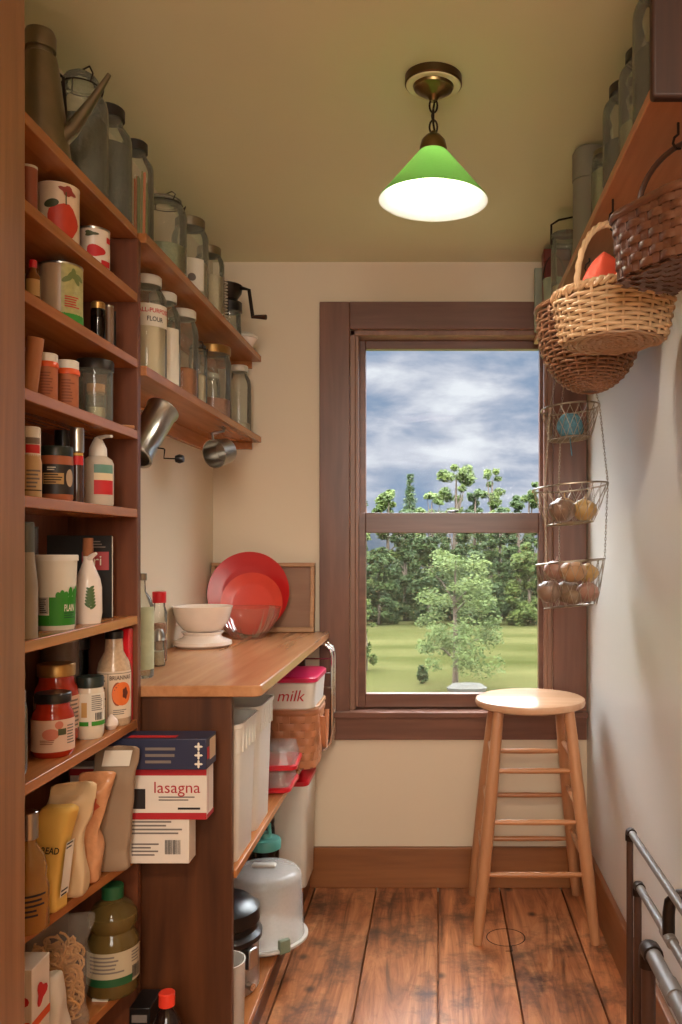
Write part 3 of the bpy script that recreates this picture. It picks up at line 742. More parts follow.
patch(c, 'stem_picture', s_, r*0.18, r*0.24, h*0.62, h*0.84, LEAFI, 0.0009, 2)
p, r, h = spot(94, 30, 231, zB)
c = can('smaller white can with red print, to the far side of the tomato can', p, r, h, mat('white_can_paper', (226, 208, 190), 0.3, 0, 0.04), STEEL, 'tomato_can')
s_ = cyl(c, r, 0.1)
blob(c, 'red_picture', s_, 0, h*0.42, r*0.6, h*0.14, REDINK, k=lambda t: 1+0.12*cos(3*t)); blob(c, 'leaf_picture', s_, -r*0.3, h*0.82, r*0.4, h*0.06, LEAFI, k=lambda t: 1+0.3*cos(3*t))
patch(c, 'red_print', s_, r*0.35, r*1.1, h*0.0+0.006, h*0.22, REDINK, 0.0003); patch(c, 'red_print', s_, r*0.75, r*1.2, h*0.66, h*0.8, REDINK, 0.0003)
# ---- shelf C
zC = SHZ['C']
p, r, h = spot(33, 14, 260, zC)
b = bottle('sauce_bottle', 'little amber hot sauce bottle with a red cap, next to the asparagus can', 'bottle', p, [(r, 0), (r, h*0.58), (r*0.5, h*0.72), (r*0.45, h*0.85), (0, h*0.85)], mat('amber_glass', (120, 74, 32), 0.12, 0, 0.1), (r*0.55, h*0.80, h), RED)
patch(b, 'paper_label', cyl(b, r), -r, r, h*0.1, h*0.5, mat('tan_label', (190, 150, 92), 0.6))
p, r, h = spot(61, 41, 267, zC)
c = can('wide beige can with a green leafy picture and a green band at its foot', p, r, h, mat('beige_can', (188, 160, 128), 0.35, 0, 0.06), STEEL, 'asparagus_can')
s_ = cyl(c, r, 0.55); patch(c, 'picture_panel', s_, -r*0.55, r*0.8, h*0.16, h*0.97, mat('pale_green_print', (176, 168, 108), 0.4, 0, 0.35, 120))
patch(c, 'green_band', s_, -r*1.2, r*1.2, h*0.02, h*0.17, GREENINK); lines(c, s_, -r*0.4, r*0.4, h*0.25, h*0.45, 5, REDINK, 0.0012)
for k in range(5): blob(c, 'leaf_picture', s_, -r*0.3+k*0.006, h*(0.72+0.05*(k % 3)), 0.010, 0.0045, mat('sage_ink', (110, 122, 66), 0.5), 0.001+0.0001*k, tilt=0.6+k*0.5)
p, r, h = spot(86, 12, 294, zC)
DKG = glass('dark_bottle_glass', (0.32, 0.22, 0.16), (0.08, 0.06, 0.05))
PEPC = mat('dark_spice', (58, 38, 28), 0.7, 0, 0.3, 90)
p.x -= 0.02
jar('small dark spice jar with a brass lid, half behind the green-banded can', p, r*1.1, h, BRASS, 0.6, PEPC, 0.8, 0.76, 0.14, gm=DKG, name='spice_jar')
p, r, h = spot(98, 14, 302, zC)
jar('small dark spice jar with a copper lid, standing in front on the third shelf', p, r, h, GLID, 0.6, PEPC, 0.85, 0.78, 0.14, gm=DKG, name='spice_jar')
p, r, h = spot(109, 9, 306, zC)
can('thin brownish spice tube on the third shelf, past the copper-lidded jar', p, r, h, mat('tube_brown', (112, 84, 62), 0.5), TIN, 'spice_tube', 'tube')
p, r, h = spot(113, 9, 312, zC, SF-0.045)
can('thin near-black spice tube against the side panel, third shelf', p, r, h, BLACKP, BLACKP, 'spice_tube', 'tube')
# ---- shelf D
zD = SHZ['D']
p, r, h = spot(31, 20, 338, zD)
t = thing('cardboard_tube', 'plain tan tube leaning beside the door jamb on the fourth shelf', 'tube', p)
G().tube([(-0.004, 0, 0.001), (0.008, 0, h)], r*0.8, 20).obj('body', mat('tan_card', (176, 116, 76), 0.6), t)
SP = mat('orange_spice', (178, 104, 66), 0.6, 0, 0.15, 60)
for i, (xc, yt, lab) in enumerate([(47, 354, 'spice jar with an orange and white lid, touching the leaning tan tube'), (68, 361, 'spice jar with an orange and white lid, touching the dark-lidded canister')]):
    p, r, h = spot(xc, 20, yt, zD)
    t = thing('spice_jar', lab, 'spice jar', p, 'orange-lidded spice jars')
    G().lathe([(0, 0.001), (r*0.9, 0), (r, 0.004), (r, h*0.72)], 28).obj('body', SP, t)
    G().lathe([(r, h*0.70), (r*1.12, h*0.70), (r*1.12, h*0.78), (r*1.02, h*0.82)], 28).obj('orange_collar', ORANGEP, t)
    G().lathe([(r*1.02, h*0.815), (r*1.03, h*0.84), (r*1.03, h*0.98), (r*0.9, h), (0, h)], 28).obj('lid', WHITEP, t)
    lines(t, cyl(t, r), -r*0.6, r*0.6, h*0.1, h*0.6, 8, mat('brown_print', (140, 76, 48), 0.6))
p, r, h = spot(95, 35, 361, zD)
t = thing('glass_canister', 'clear straight canister with a dark lid and a smaller corked jar inside', 'canister', p)
G().lathe([(0, 0.001), (r*0.92, 0), (r*0.97, 0.006), (r*0.97, h*0.86)], 32).obj('glass_body', GLASSG, t)
G().lathe([(r, h*0.84), (r*1.03, h*0.84), (r*1.03, h*0.97), (r*0.98, h), (0, h)], 32).obj('lid', DLID, t)
t2 = thing('corked_jar', 'little corked jar standing inside the clear canister', 'jar', p+Vector((0.002, 0, 0.004)))
G().lathe([(0, 0), (r*0.55, 0), (r*0.55, h*0.42), (r*0.48, h*0.46)], 24).obj('glass_body', GLASSG, t2)
G().lathe([(0, 0.002), (r*0.5, 0.002), (r*0.5, h*0.2), (0, h*0.2)], 24).obj('contents', RICE, t2)
G().lathe([(r*0.42, h*0.42), (r*0.5, h*0.46), (r*0.5, h*0.58), (0, h*0.58)], 24).obj('cork', mat('cork', (186, 136, 92), 0.8, 0, 0.2, 90), t2)
t = thing('wooden_spoon', 'thin wooden spoon handle lying on the fourth shelf near the side panel', 'spoon', (-0.70, 1.80, zD+0.006))
G().tube([(-0.07, 0.03, 0), (-0.03, 0.035, 0), (0.0, 0.04, 0.001), (0.046, 0.052, 0.001)], [0.004, 0.005, 0.005, 0.004], 8).obj('handle', MAPLE, t)
G().lathe([(0, -0.004), (0.012, -0.003), (0.016, 0), (0.012, 0.003), (0, 0.004)], 18, (-0.075, 0.029, 0), 1.0, 0.8).obj('bowl', MAPLE, t)
# ---- shelf E
zE = SHZ['E']
p, r, h = spot(31, 20, 427, zE)
b = bottle('vitamin_bottle', 'white-capped tan-labelled bottle cut off by the door jamb on the fifth shelf', 'bottle', p, [(r, 0), (r, h*0.5), (r*0.9, h*0.56), (r*0.9, h*0.6)], mat('tan_bottle', (196, 160, 112), 0.4), (r*0.9, h*0.58, h), WHITEP)
patch(b, 'cap_print', cyl(b, r*0.92), -r*0.5, r*0.9, h*0.62, h*0.74, REDINK); patch(b, 'cap_print', cyl(b, r*0.92), -r*0.5, r*0.9, h*0.75, h*0.84, GREYINK)
lines(b, cyl(b, r), -r*0.4, r*0.9, h*0.12, h*0.4, 5); patch(b, 'dark_band', cyl(b, r), -r, r*1.2, h*0.09, h*0.105, INK)
p, r, h = spot(56, 32, 447, zE)
b = thing('spice_rub_jar', 'wide jar with a black label and dark green-black lid, on the fifth shelf', 'jar', p)
G().lathe([(0, 0.001), (r*0.93, 0), (r, 0.005), (r, h*0.8), (r*0.94, h*0.84)], 32).obj('body', mat('rust_rub', (168, 92, 54), 0.5, 0, 0.15, 60), b)
G().lathe([(r*0.9, h*0.82), (r*1.0, h*0.82), (r*1.0, h*0.98), (r*0.96, h), (0, h)], 32).obj('lid', mat('black_green_lid', (34, 40, 32), 0.35), b)
s_ = cyl(b, r); patch(b, 'black_label', s_, -r*1.5, r*1.5, h*0.12, h*0.66, mat('black_label', (44, 34, 30), 0.45))
patch(b, 'tan_panel', s_, -r*0.8, r*0.45, h*0.3, h*0.5, mat('tan_label', (190, 150, 92), 0.6), 0.0006); lines(b, s_, -r*0.7, r*0.35, h*0.31, h*0.49, 4, INK, 0.0012)
blob(b, 'pale_picture', s_, r*0.85, h*0.42, r*0.28, h*0.16, mat('pale_picture_ink', (176, 150, 120), 0.5), 0.0008); lines(b, s_, -r*0.5, r*0.1, h*0.54, h*0.62, 2, PAPER, 0.0008)
p, r, h = spot(77, 13, 428, zE)
b = thing('pepper_grinder', 'slim dark spice grinder with a silver cap, beside the white pump bottle', 'grinder', p)
G().lathe([(0, 0.001), (r*0.95, 0), (r, 0.004), (r, h*0.62), (r*0.85, h*0.68)], 28).obj('glass_body', mat('dark_pepper_glass', (66, 46, 40), 0.12, 0, 0.3, 70), b)
G().lathe([(r*0.8, h*0.66), (r*1.02, h*0.68), (r*1.02, h*0.97), (r*0.95, h), (0, h)], 28).obj('cap', STEEL, b)
s_ = cyl(b, r); patch(b, 'red_label', s_, -r, r, h*0.5, h*0.62, REDINK); patch(b, 'gold_label', s_, -r, r, h*0.625, h*0.66, mat('gold_ink', (206, 160, 70), 0.5))
p, r, h = spot(63, 16, 428, zE, SF-0.085)
bottle('spice_bottle', 'bottle with a tall black cap rising behind the black-labelled jar', 'bottle', p, [(r, 0), (r, h*0.6), (r*0.8, h*0.66), (0, h*0.66)], mat('dark_brown_bottle', (54, 38, 32), 0.4), (r, h*0.62, h), BLACKP)
p, r, h = spot(98, 30, 436, zE)
b = thing('pump_bottle', 'whitish pump bottle with a red and teal label on the fifth shelf', 'pump bottle', p)
G().lathe([(0, 0.001), (r*0.93, 0), (r, 0.005), (r, h*0.60), (r*0.9, h*0.66), (r*0.5, h*0.72), (r*0.45, h*0.74)], 32).obj('body', film('frosted_plastic', (222, 206, 186), 0.25), b)
G().lathe([(0, 0.004), (r*0.9, 0.004), (r*0.9, h*0.5), (0, h*0.5)], 24).obj('contents', mat('pale_lotion', (206, 176, 140), 0.5), b)
G().lathe([(r*0.52, h*0.70), (r*0.58, h*0.70), (r*0.56, h*0.82), (r*0.3, h*0.94), (r*0.22, h*0.98), (0, h*0.98)], 24).tube([(0, 0, h*0.965), (0.02, -0.012, h*0.985), (0.036, -0.022, h*0.975)], [0.005, 0.0035, 0.003], 8).obj('pump_head', WHITEP, b)
s_ = cyl(b, r, 0.35); patch(b, 'teal_label', s_, -r*0.6, r*0.75, h*0.46, h*0.58, mat('teal_ink', (96, 138, 122), 0.5)); patch(b, 'cream_label', s_, -r*0.6, r*0.75, h*0.36, h*0.46, mat('cream_ink', (222, 200, 162), 0.5)); patch(b, 'red_label', s_, -r*0.6, r*0.75, h*0.16, h*0.36, REDINK)
# ---- shelf F
zF = SHZ['F']
p, r, h = spot(26, 22, 522, zF)
bottle('olive_oil_tin', 'tall grey-capped tan bottle half hidden by the jamb, next to the yogurt tub', 'bottle', p, [(r, 0), (r, h*0.44), (r*0.98, h*0.46), (r*0.7, h*0.74), (0, h*0.74)], mat('greyish_label', (150, 136, 118), 0.5, 0, 0.2, 18), (r*0.7, h*0.72, h), mat('slate_cap', (88, 92, 88), 0.4))
p, r, h = spot(56, 40, 532, zF, h=0.134)
b = thing('yogurt_tub', 'white plastic tub with a green wrap lettered PLAIN, on the sixth shelf', 'tub', p)
rz = lambda z: r*(0.86+0.14*z/h)
G().lathe([(0, 0.001), (r*0.84, 0), (rz(0.006), 0.005), (rz(h*0.93), h*0.93)], 40).obj('body', CREAMP, b)
G().lathe([(r*0.96, h*0.92), (r*1.05, h*0.92), (r*1.05, h*0.985), (r*1.02, h), (r*0.96, h), (r*0.94, h*0.97), (0, h*0.97)], 40).obj('lid', WHITEP, b)
s_ = cyl(b, r, 0.0, rz)
patch(b, 'green_wrap', s_, -r*0.35, r*1.35, h*0.06, h*0.44, GREENINK); patch(b, 'green_wrap', s_, -r*1.4, -r*0.351, h*0.06, h*0.2, GREENINK)
for k, (x, hh) in enumerate([(0.1, 0.03), (0.3, 0.05), (0.5, 0.035), (0.75, 0.08), (1.0, 0.06), (1.15, 0.09)]): blob(b, 'grass_picture', s_, r*x, h*(0.44+hh*0.6), r*0.13, h*(0.03+hh*0.7), GREENINK, 0.0006+0.0001*k)
patch(b, 'facts_panel', s_, -r*0.95, -r*0.4, h*0.22, h*0.44, mat('grey_panel', (176, 168, 156), 0.6)); lines(b, s_, -r*0.9, -r*0.45, h*0.23, h*0.43, 8, INK, 0.001)
text(b, 'PLAIN', s_, r*0.72, h*0.29, 0.017, PAPER, 0.0012, wide=r*0.62); lines(b, s_, r*0.4, r*1.1, h*0.15, h*0.24, 3, DKGREEN, 0.0012)
p, r, h = spot(75, 7, 566, zF, SF-0.03)
can('thin shiny metal tube squeezed between the plain tub and the corked bottle', p+Vector((-0.005, 0, 0)), r, h, STEEL, BLACKP, 'metal_tube', 'tube')
p, r, h = spot(88, 27, 538, zF)
b = thing('oil_cruet', 'white ceramic cruet painted with a green sprig and stopped with a cork', 'cruet', p)
G().lathe([(0, 0.001), (r*0.88, 0), (r*0.9, 0.004), (r, h*0.12), (r*0.98, h*0.42), (r*0.86, h*0.52), (r*0.5, h*0.66), (r*0.34, h*0.74), (r*0.36, h*0.80), (r*0.3, h*0.8)], 36).obj('body', CERAMIC, b)
G().tube([(0.003, -0.004, h*0.76), (0.014, -0.008, h*0.8), (0.02, -0.01, h*0.82)], [0.006, 0.0045, 0.003], 8).obj('spout', CERAMIC, b)
G().lathe([(r*0.30, h*0.78), (r*0.38, h*0.79), (r*0.36, h), (0, h)], 20).obj('cork', mat('cork_dark', (150, 92, 56), 0.8, 0, 0.2, 90), b)
s_ = cyl(b, r, 0.15)
for k in range(13): blob(b, 'sprig_picture', s_, (-1)**k*0.005*(1-k/16), h*(0.20+0.018*k), 0.007, 0.0028, mat('sprig_ink', (72, 100, 52), 0.5), 0.0004+0.00006*k, 10, tilt=(0.7 if k % 2 == 0 else 2.4))
t = thing('recipe_book', 'black book with a red panel on its cover, standing behind the corked cruet', 'book', (-0.735, 1.775, zF), None)
R_ = Matrix.Rotation(math.radians(18), 4, 'Z')
G().box(-0.07, 0.058, 0, 0.012, 0, 0.172).move(R_).obj('cover', mat('matt_black_board', (26, 24, 24), 0.75, 0, 0.1), t, 0.001)
G().box(-0.068, 0.0595, 0.0025, 0.0095, 0.002, 0.170).move(R_).obj('pages', PAPER, t)
s_ = plane(R_ @ Vector((0, 0, 0)), R_ @ Vector((1, 0, 0)))
patch(t, 'red_panel', s_, 0.0, 0.052, 0.100, 0.138, mat('dull_red', (168, 44, 46), 0.5)); text(t, 'ri', s_, 0.03, 0.119, 0.03, PAPER); lines(t, s_, 0.012, 0.048, 0.145, 0.162, 3, GREYINK)
p = Vector((-0.762, 1.555, zF))
can('dark tin with a black lid standing behind the plain tub', p, 0.036, 0.185, mat('dark_tin_print', (60, 50, 44), 0.4), BLACKP, 'tea_tin', 'tin')
can('grey tin standing deep on the sixth shelf behind the plain tub', Vector((-0.765, 1.46, zF)), 0.03, 0.192, mat('grey_tin_print', (112, 96, 80), 0.5), TIN, 'tea_tin', 'tin')
# ---- shelf G
zG = SHZ['G']
p, r, h = spot(20, 30, 690, zG)
jar('clear empty jar mostly hidden by the door jamb, next to the red sauce jar', p+Vector((-0.012, 0, 0)), r*0.9, h, STEEL, 0.3, None, 0.8, 0.76, 0.1, gm=GLASSG)
SAUCE = mat('tomato_sauce', (164, 46, 24), 0.12, 0, 0.2, 30)
LBL = mat('pinkish_label', (220, 184, 160), 0.6, 0, 0.05)
def sauce(label, p, r, h, lidm, lab0, lab1, name='sauce_jar'):
    t = thing(name, label, 'sauce jar', p)
    G().lathe([(0, 0.001), (r*0.88, 0), (r, 0.008), (r, h*0.62), (r*0.93, h*0.70), (r*0.80, h*0.76), (r*0.78, h*0.86)], 36).obj('body', SAUCE, t)
    G().lathe([(r*0.78, h*0.84), (r*0.86, h*0.85), (r*0.86, h*0.985), (r*0.82, h), (0, h)], 36).obj('lid', lidm, t)
    patch(t, 'paper_label', cyl(t, r), -r*1.6, r*1.6, h*lab0, h*lab1, LBL, 0, 24)
    return t
p, r, h = spot(53, 40, 692, zG)
b = sauce('red sauce jar with black lid and pale label, front of the seventh shelf', p, r, h, BLACKP, 0.1, 0.6)
s_ = cyl(b, r); blob(b, 'tomato_picture', s_, -0.004, h*0.38, 0.014, 0.010, mat('faded_tomato', (204, 120, 96), 0.6)); blob(b, 'tomato_picture', s_, 0.010, h*0.52, 0.007, 0.007, mat('faded_tomato', (204, 120, 96), 0.6))
patch(b, 'green_print', s_, 0.008, 0.022, h*0.36, h*0.46, LEAFI, 0.0007); lines(b, s_, -0.022, 0.004, h*0.22, h*0.30, 3, mat('brown_print', (140, 76, 48), 0.6)); lines(b, s_, 0.024, 0.042, h*0.2, h*0.52, 7)
s0 = 0.72/380
b = sauce('taller red sauce jar with a gold lid, right behind the black-lidded one', Vector((-0.730, 1.645, zG)), 0.040, 0.150, GLID, 0.18, 0.6)
s_ = cyl(b, 0.040); lines(b, s_, 0.02, 0.05, 0.03, 0.085, 7)
p, r, h = spot(90, 27, 676, zG)
b = thing('mayonnaise_jar', 'white jar with a green-striped label and dark lid, beside the red sauce jars', 'jar', p)
G().lathe([(0, 0.001), (r*0.86, 0), (r*0.98, 0.008), (r, h*0.2), (r, h*0.72), (r*0.93, h*0.8), (r*0.9, h*0.84)], 36).obj('body', mat('creamy_jar', (222, 206, 182), 0.2, 0, 0.04), b)
G().lathe([(r*0.88, h*0.82), (r*0.97, h*0.83), (r*0.97, h*0.98), (r*0.93, h), (0, h)], 36).obj('lid', mat('dark_green_lid', (34, 44, 36), 0.35), b)
s_ = cyl(b, r, 0.1); patch(b, 'paper_label', s_, -r*1.5, r*1.3, h*0.22, h*0.74, PAPER, 0, 20); patch(b, 'green_stripe', s_, -r*1.5, -r*0.2, h*0.22, h*0.29, GREENINK, 0.0006); patch(b, 'green_stripe', s_, 0, r*1.3, h*0.22, h*0.29, GREENINK, 0.0006)
lines(b, s_, 0, r*0.9, h*0.46, h*0.72, 8, None, 0.001); barcode(b, s_, r*0.25, r*0.8, h*0.31, h*0.43, 0.001); patch(b, 'tan_print', s_, -r*0.7, -r*0.3, h*0.36, h*0.6, mat('tan_label', (190, 150, 92), 0.6), 0.0006)
t = thing('garlic_bulb', 'small white garlic bulb in front of the dressing bottle', 'garlic', (-0.668, 1.758, zG))
G().lathe([(0, 0.001), (0.008, 0), (0.0145, 0.009), (0.0125, 0.018), (0.006, 0.025), (0.003, 0.029), (0, 0.03)], 14).obj('bulb', mat('garlic_skin', (226, 206, 190), 0.6, 0, 0.08, 60), t)
p, r, h = spot(117, 33, 629, zG); p = Vector((-0.683, 1.813, zG)); r = 0.0345; h = 0.196
b = bottle('dressing_bottle', 'salad dressing bottle with a halved peach pictured on its label, seventh shelf', 'bottle', p, [(r*0.94, 0), (r, 0.006), (r, h*0.58), (r*0.9, h*0.66), (r*0.55, h*0.78), (r*0.5, h*0.93), (0, h*0.93)], mat('poppyseed_dressing', (196, 166, 134), 0.15, 0, 0.3, 150), (r*0.54, h*0.915, h), BLACKP)
s_ = cyl(b, r, 0.15); patch(b, 'paper_label', s_, -r*1.3, r*1.1, h*0.08, h*0.58, mat('cream_label', (224, 200, 172), 0.6, 0, 0.04), 0, 20)
patch(b, 'label_rule', s_, -r*0.50, -r*0.47, h*0.1, h*0.56, INK, 0.0006, 1); patch(b, 'label_rule', s_, -r*1.3, r*1.1, h*0.555, h*0.56, INK, 0.0006)
text(b, 'BRIANNAS', s_, r*0.25, h*0.51, 0.0125, mat('brown_ink', (84, 56, 44), 0.6), 0.001, wide=r*1.3)
blob(b, 'peach_picture', s_, r*0.33, h*0.34, r*0.6, h*0.125, mat('peach_ink', (226, 110, 44), 0.5), 0.0006); blob(b, 'peach_rim', s_, r*0.05, h*0.34, r*0.33, h*0.125, mat('peach_skin_ink', (150, 66, 36), 0.5), 0.0004)
blob(b, 'peach_pit', s_, r*0.5, h*0.345, r*0.17, h*0.06, mat('pit_ink', (96, 44, 28), 0.5), 0.001, k=lambda t: 1+0.15*cos(5*t)); lines(b, s_, -r*0.2, r*0.7, h*0.12, h*0.18, 3, None, 0.001); lines(b, s_, -r*1.2, -r*0.6, h*0.2, h*0.54, 9, None, 0.001)
t = thing('red_packet', 'red packet standing on end behind the dressing bottle', 'packet', (-0.712, 1.838, zG))
G().box(0.030, 0.056, -0.008, 0.012, 0, 0.198).obj('carton', RED, t, 0.002)
can('tin with grey scrawled print behind the gold-lidded sauce jar', Vector((-0.762, 1.735, zG)), 0.035, 0.185, mat('brown_tin_print', (104, 82, 66), 0.5, 0, 0.3, 60), TIN, 'spice_tin', 'tin')
t = thing('blender_cup', 'dark plastic cup with a lid, deep on the seventh shelf behind the white jar', 'cup', (-0.765, 1.80, zG))
G().lathe([(0, 0.001), (0.026, 0), (0.032, 0.12), (0.032, 0.16)], 24).obj('body', glass('smoky_plastic', (0.3, 0.28, 0.27), (0.1, 0.1, 0.1)), t); G().lathe([(0.033, 0.158), (0.034, 0.16), (0.034, 0.18), (0, 0.18)], 24).obj('lid', BLACKP, t)
# ---- the deep lower shelves: bags, boxes, jugs
zH, zI = 0.558, 0.297
def bag(name, label, base, w, d, h, m, rotz=0, lean=(0, 0), top=0.25, bulge=0.12, crumple=0.006, seed=1, crimp=False, topw=1.0, cat='bag'):
    """soft bag: rounded box at the foot, pressed flat towards its top"""
    t = thing(name, label, cat, base, None, rotz)
    rings = []; n = 40; H = 16
    for i in range(H+1):
        q = i/H; z = h*q
        ww = w/2*(1+0.14*max(0, 1-q*6))*(0.9+bulge*sin(pi*min(1, q*1.3))*0.9)*(1-(1-topw)*q)
        dd = d/2*((1-q)**0.55*(1-top)+top if q > 0.35 else (0.65**0.55*(1-top)+top)*(0.9+0.1*min(1, q*8)))
        if crimp and q > 0.86: dd = 0.0022; ww = w/2*(1.04 if q > 0.95 else 1.0)
        ex = 0.3+0.25*q; ring = []
        for k in range(n):
            a = 2*pi*k/n; c, s_ = cos(a), sin(a)
            x = ww*abs(c)**ex*(1 if c >= 0 else -1); y = dd*abs(s_)**ex*(1 if s_ >= 0 else -1)
            v = mnoise.noise_vector((x*24+seed*7, y*24, z*19))*crumple*1.7*min(1, q*6+0.15)
            zz = z+v.z*(1 if i not in (0,) else 0)
            if i == 0: zz = 0
            ring.append((x+lean[0]*q*q+v.x, y+lean[1]*q*q+v.y, zz))
        rings.append(ring)
    G().loft(rings).obj('bag_body', m, t, sub=1)
    return t
b = bottle('syrup_bottle', 'bulging golden syrup bottle by the jamb, beside the yellow bread mix bag', 'bottle', (-0.712, 1.495, zH),
           [(0.03, 0), (0.034, 0.006), (0.034, 0.075), (0.029, 0.09), (0.031, 0.105), (0.026, 0.128), (0.013, 0.15), (0.013, 0.165), (0, 0.165)], film('golden_plastic', (176, 128, 64), 0.35, 0.12), (0.016, 0.158, 0.205), STEEL, fill=0.11, fm=AMBER)
lines(b, cyl(b, 0.034), -0.02, 0.03, 0.03, 0.072, 5, INK)
YEL = mat('yellow_paper', (222, 176, 84), 0.6, 0, 0.05, 20, 0.2)
b = bag('bread_mix_bag', 'yellow paper bag lettered BREAD, standing among the bags on the second lowest shelf', (-0.720, 1.572, zH), 0.072, 0.05, 0.195, YEL, -0.12, (0.03, 0), 0.62, 0.0, 0.0035, 3)
s_ = lambda x, z, e=0: Vector((x+0.03*(z/0.195)**2, -0.0262-e+0.006*max(0, z/0.195-0.35), z))
text(b, 'BREAD', s_, 0.012, 0.118, 0.017, INK, 0.001, wide=0.042); lines(b, s_, 0.0, 0.03, 0.03, 0.06, 3, INK, 0.001)
s2 = lambda x, z, e=0: Vector((0.0365+e+0.03*(z/0.195)**2, x, z)); patch(b, 'side_panel_print', s2, -0.014, 0.014, 0.03, 0.13, PAPER, 0.0016); lines(b, s2, -0.012, 0.013, 0.03, 0.13, 14, INK, 0.0026)
bag('flour_bag', 'cream flour bag in clear wrap, directly behind the yellow bread mix bag', (-0.715, 1.637, zH), 0.085, 0.06, 0.222, mat('cream_bag', (214, 184, 142), 0.55, 0, 0.06, 18, 0.3), 0.1, (0.022, 0), 0.10, 0.04, 0.009, 5, True)
b = bag('pasta_pouch', 'shiny peach-coloured pouch between the cream flour bag and the tan paper bag', (-0.702, 1.702, zH), 0.062, 0.05, 0.22, mat('peach_pouch', (208, 148, 104), 0.22, 0, 0.16, 70, 0.5), 0.15, (0.03, 0), 0.10, 0.04, 0.009, 8, True)
s_ = lambda x, z, e=0: Vector((x+0.03*(z/0.22)**2, -0.0275-e+0.02*(z/0.22)**2, z)); blob(b, 'red_picture', s_, 0.0, 0.155, 0.018, 0.016, mat('orange_red_ink', (200, 84, 48), 0.5), 0.004, k=lambda t: 1+0.2*cos(6*t))
b = bag('brown_paper_bag', 'plain tan paper bag rolled at the top, standing in front of the lasagna box', (-0.676, 1.758, zH), 0.092, 0.030, 0.262, mat('brown_paper', (150, 124, 98), 0.7, 0, 0.06, 18, 0.3), 0.05, (0.032, -0.02), 0.14, 0.02, 0.006, 11, True)
patch(b, 'paper_tape', lambda x, z, e=0: Vector((x+0.03*(z/0.26)**2, -0.024-e, z)), -0.025, 0.03, 0.222, 0.254, PAPER, 0.002)
# stacked cartons
def carton(name, label, x0, x1, y0, y1, z0, z1, m):
    t = thing(name, label, 'box', ((x0+x1)/2, (y0+y1)/2, z0))
    w, d = (x1-x0)/2, (y1-y0)/2
    G().box(-w, w, -d, d, 0, z1-z0).obj('carton', m, t, 0.0015)
    return t, plane((0, -d, 0), (1, 0, 0)), plane((w, 0, 0), (0, 1, 0)), w, d, z1-z0
CARD = mat('white_carton', (226, 212, 196), 0.5, 0, 0.04)
t, fr, sd, w, d, h = carton('pasta_box', 'white carton with a barcode, lowest of the three stacked boxes', -0.785, -0.522, 1.803, 1.853, zH, 0.652, CARD)
barcode(t, fr, w-0.05, w-0.018, 0.02, 0.05); lines(t, fr, w-0.12, w-0.06, 0.015, 0.045, 4); lines(t, fr, w-0.12, w-0.01, 0.06, 0.092, 4)
t, fr, sd, w, d, h = carton('lasagna_box', 'white carton with red bands lettered lasagna, in the middle of the stack', -0.77, -0.484, 1.799, 1.853, 0.652, 0.762, CARD)
DRED = mat('carton_red', (176, 34, 40), 0.5)
patch(t, 'red_band', fr, -w, w, 0.0, 0.014, DRED); patch(t, 'red_band', fr, -w, w, h-0.018, h-0.004, DRED); patch(t, 'red_band', sd, -d, d, 0.0, 0.010, DRED); patch(t, 'red_line', sd, -d*0.7, -d*0.62, 0.01, h, DRED)
text(t, 'lasagna', fr, w-0.062, 0.066, 0.034, DRED, wide=0.096); patch(t, 'black_window', fr, -w, w-0.128, 0.022, 0.064, INK); lines(t, fr, w-0.10, w-0.012, 0.038, 0.05, 2); lines(t, fr, w-0.06, w-0.012, 0.018, 0.028, 1, INK)
NAVY = mat('navy_carton', (44, 46, 70), 0.45, 0, 0.08)
t, fr, sd, w, d, h = carton('biscuit_box', 'dark navy carton with a red stripe on top of the lasagna box', -0.69, -0.478, 1.775, 1.853, 0.762, 0.826, NAVY)
tp = lambda x, z, e=0: Vector((x, z-d, h+0.0006+e))
patch(t, 'red_stripe', tp, -0.06, 0.04, 0.008, 0.03, REDINK); lines(t, fr, -0.02, 0.06, 0.01, 0.05, 3, GREYINK)
for k in range(3): blob(t, 'white_mark', fr, w-0.016, 0.012+0.018*k, 0.006, 0.006, PAPER, k=lambda t: 1+0.5*cos(4*t))
patch(t, 'pale_end', sd, -d*0.4, d*0.8, 0.015, h-0.006, mat('tan_carton', (206, 176, 140), 0.5)); patch(t, 'red_print', sd, -d*0.9, -d*0.45, 0.02, 0.045, REDINK)
# lowest shelf
OIL = film('pale_oil_plastic', (120, 98, 52), 0.5, 0.08)
b = bottle('oil_jug', 'large jug of cooking oil with a green cap, on the lowest shelf', 'jug', (-0.680, 1.798, zI),
           [(0.048, 0), (0.053, 0.006), (0.053, 0.108), (0.046, 0.120), (0.043, 0.129), (0.05, 0.142), (0.05, 0.160), (0.038, 0.180), (0.02, 0.192), (0.019, 0.205), (0, 0.205)], OIL, (0.022, 0.194, 0.220), DKGREEN, fill=0.16, fm=mat('cooking_oil', (98, 74, 34), 0.12, 0, 0.1, 8))
s_ = cyl(b, 0.053, 0.2); patch(b, 'paper_label', s_, -0.075, 0.062, 0.03, 0.098, mat('oil_label', (186, 170, 140), 0.5, 0, 0.05), 0, 20); patch(b, 'green_band', s_, -0.075, 0.03, 0.03, 0.046, DKGREEN, 0.0007); barcode(b, s_, 0.03, 0.052, 0.036, 0.062, 0.001); lines(b, s_, -0.06, 0.02, 0.055, 0.094, 5, None, 0.001); lines(b, s_, 0.028, 0.055, 0.068, 0.094, 4, None, 0.001)
b = bag('noodle_bag', 'clear bag of curly dry noodles leaning on the lowest shelf', (-0.735, 1.655, zI), 0.125, 0.07, 0.220, film('clear_film', (226, 214, 196), 0.88, 0.08), 0.2, (0.01, 0.0), 0.15, 0.06, 0.009, 14, True)
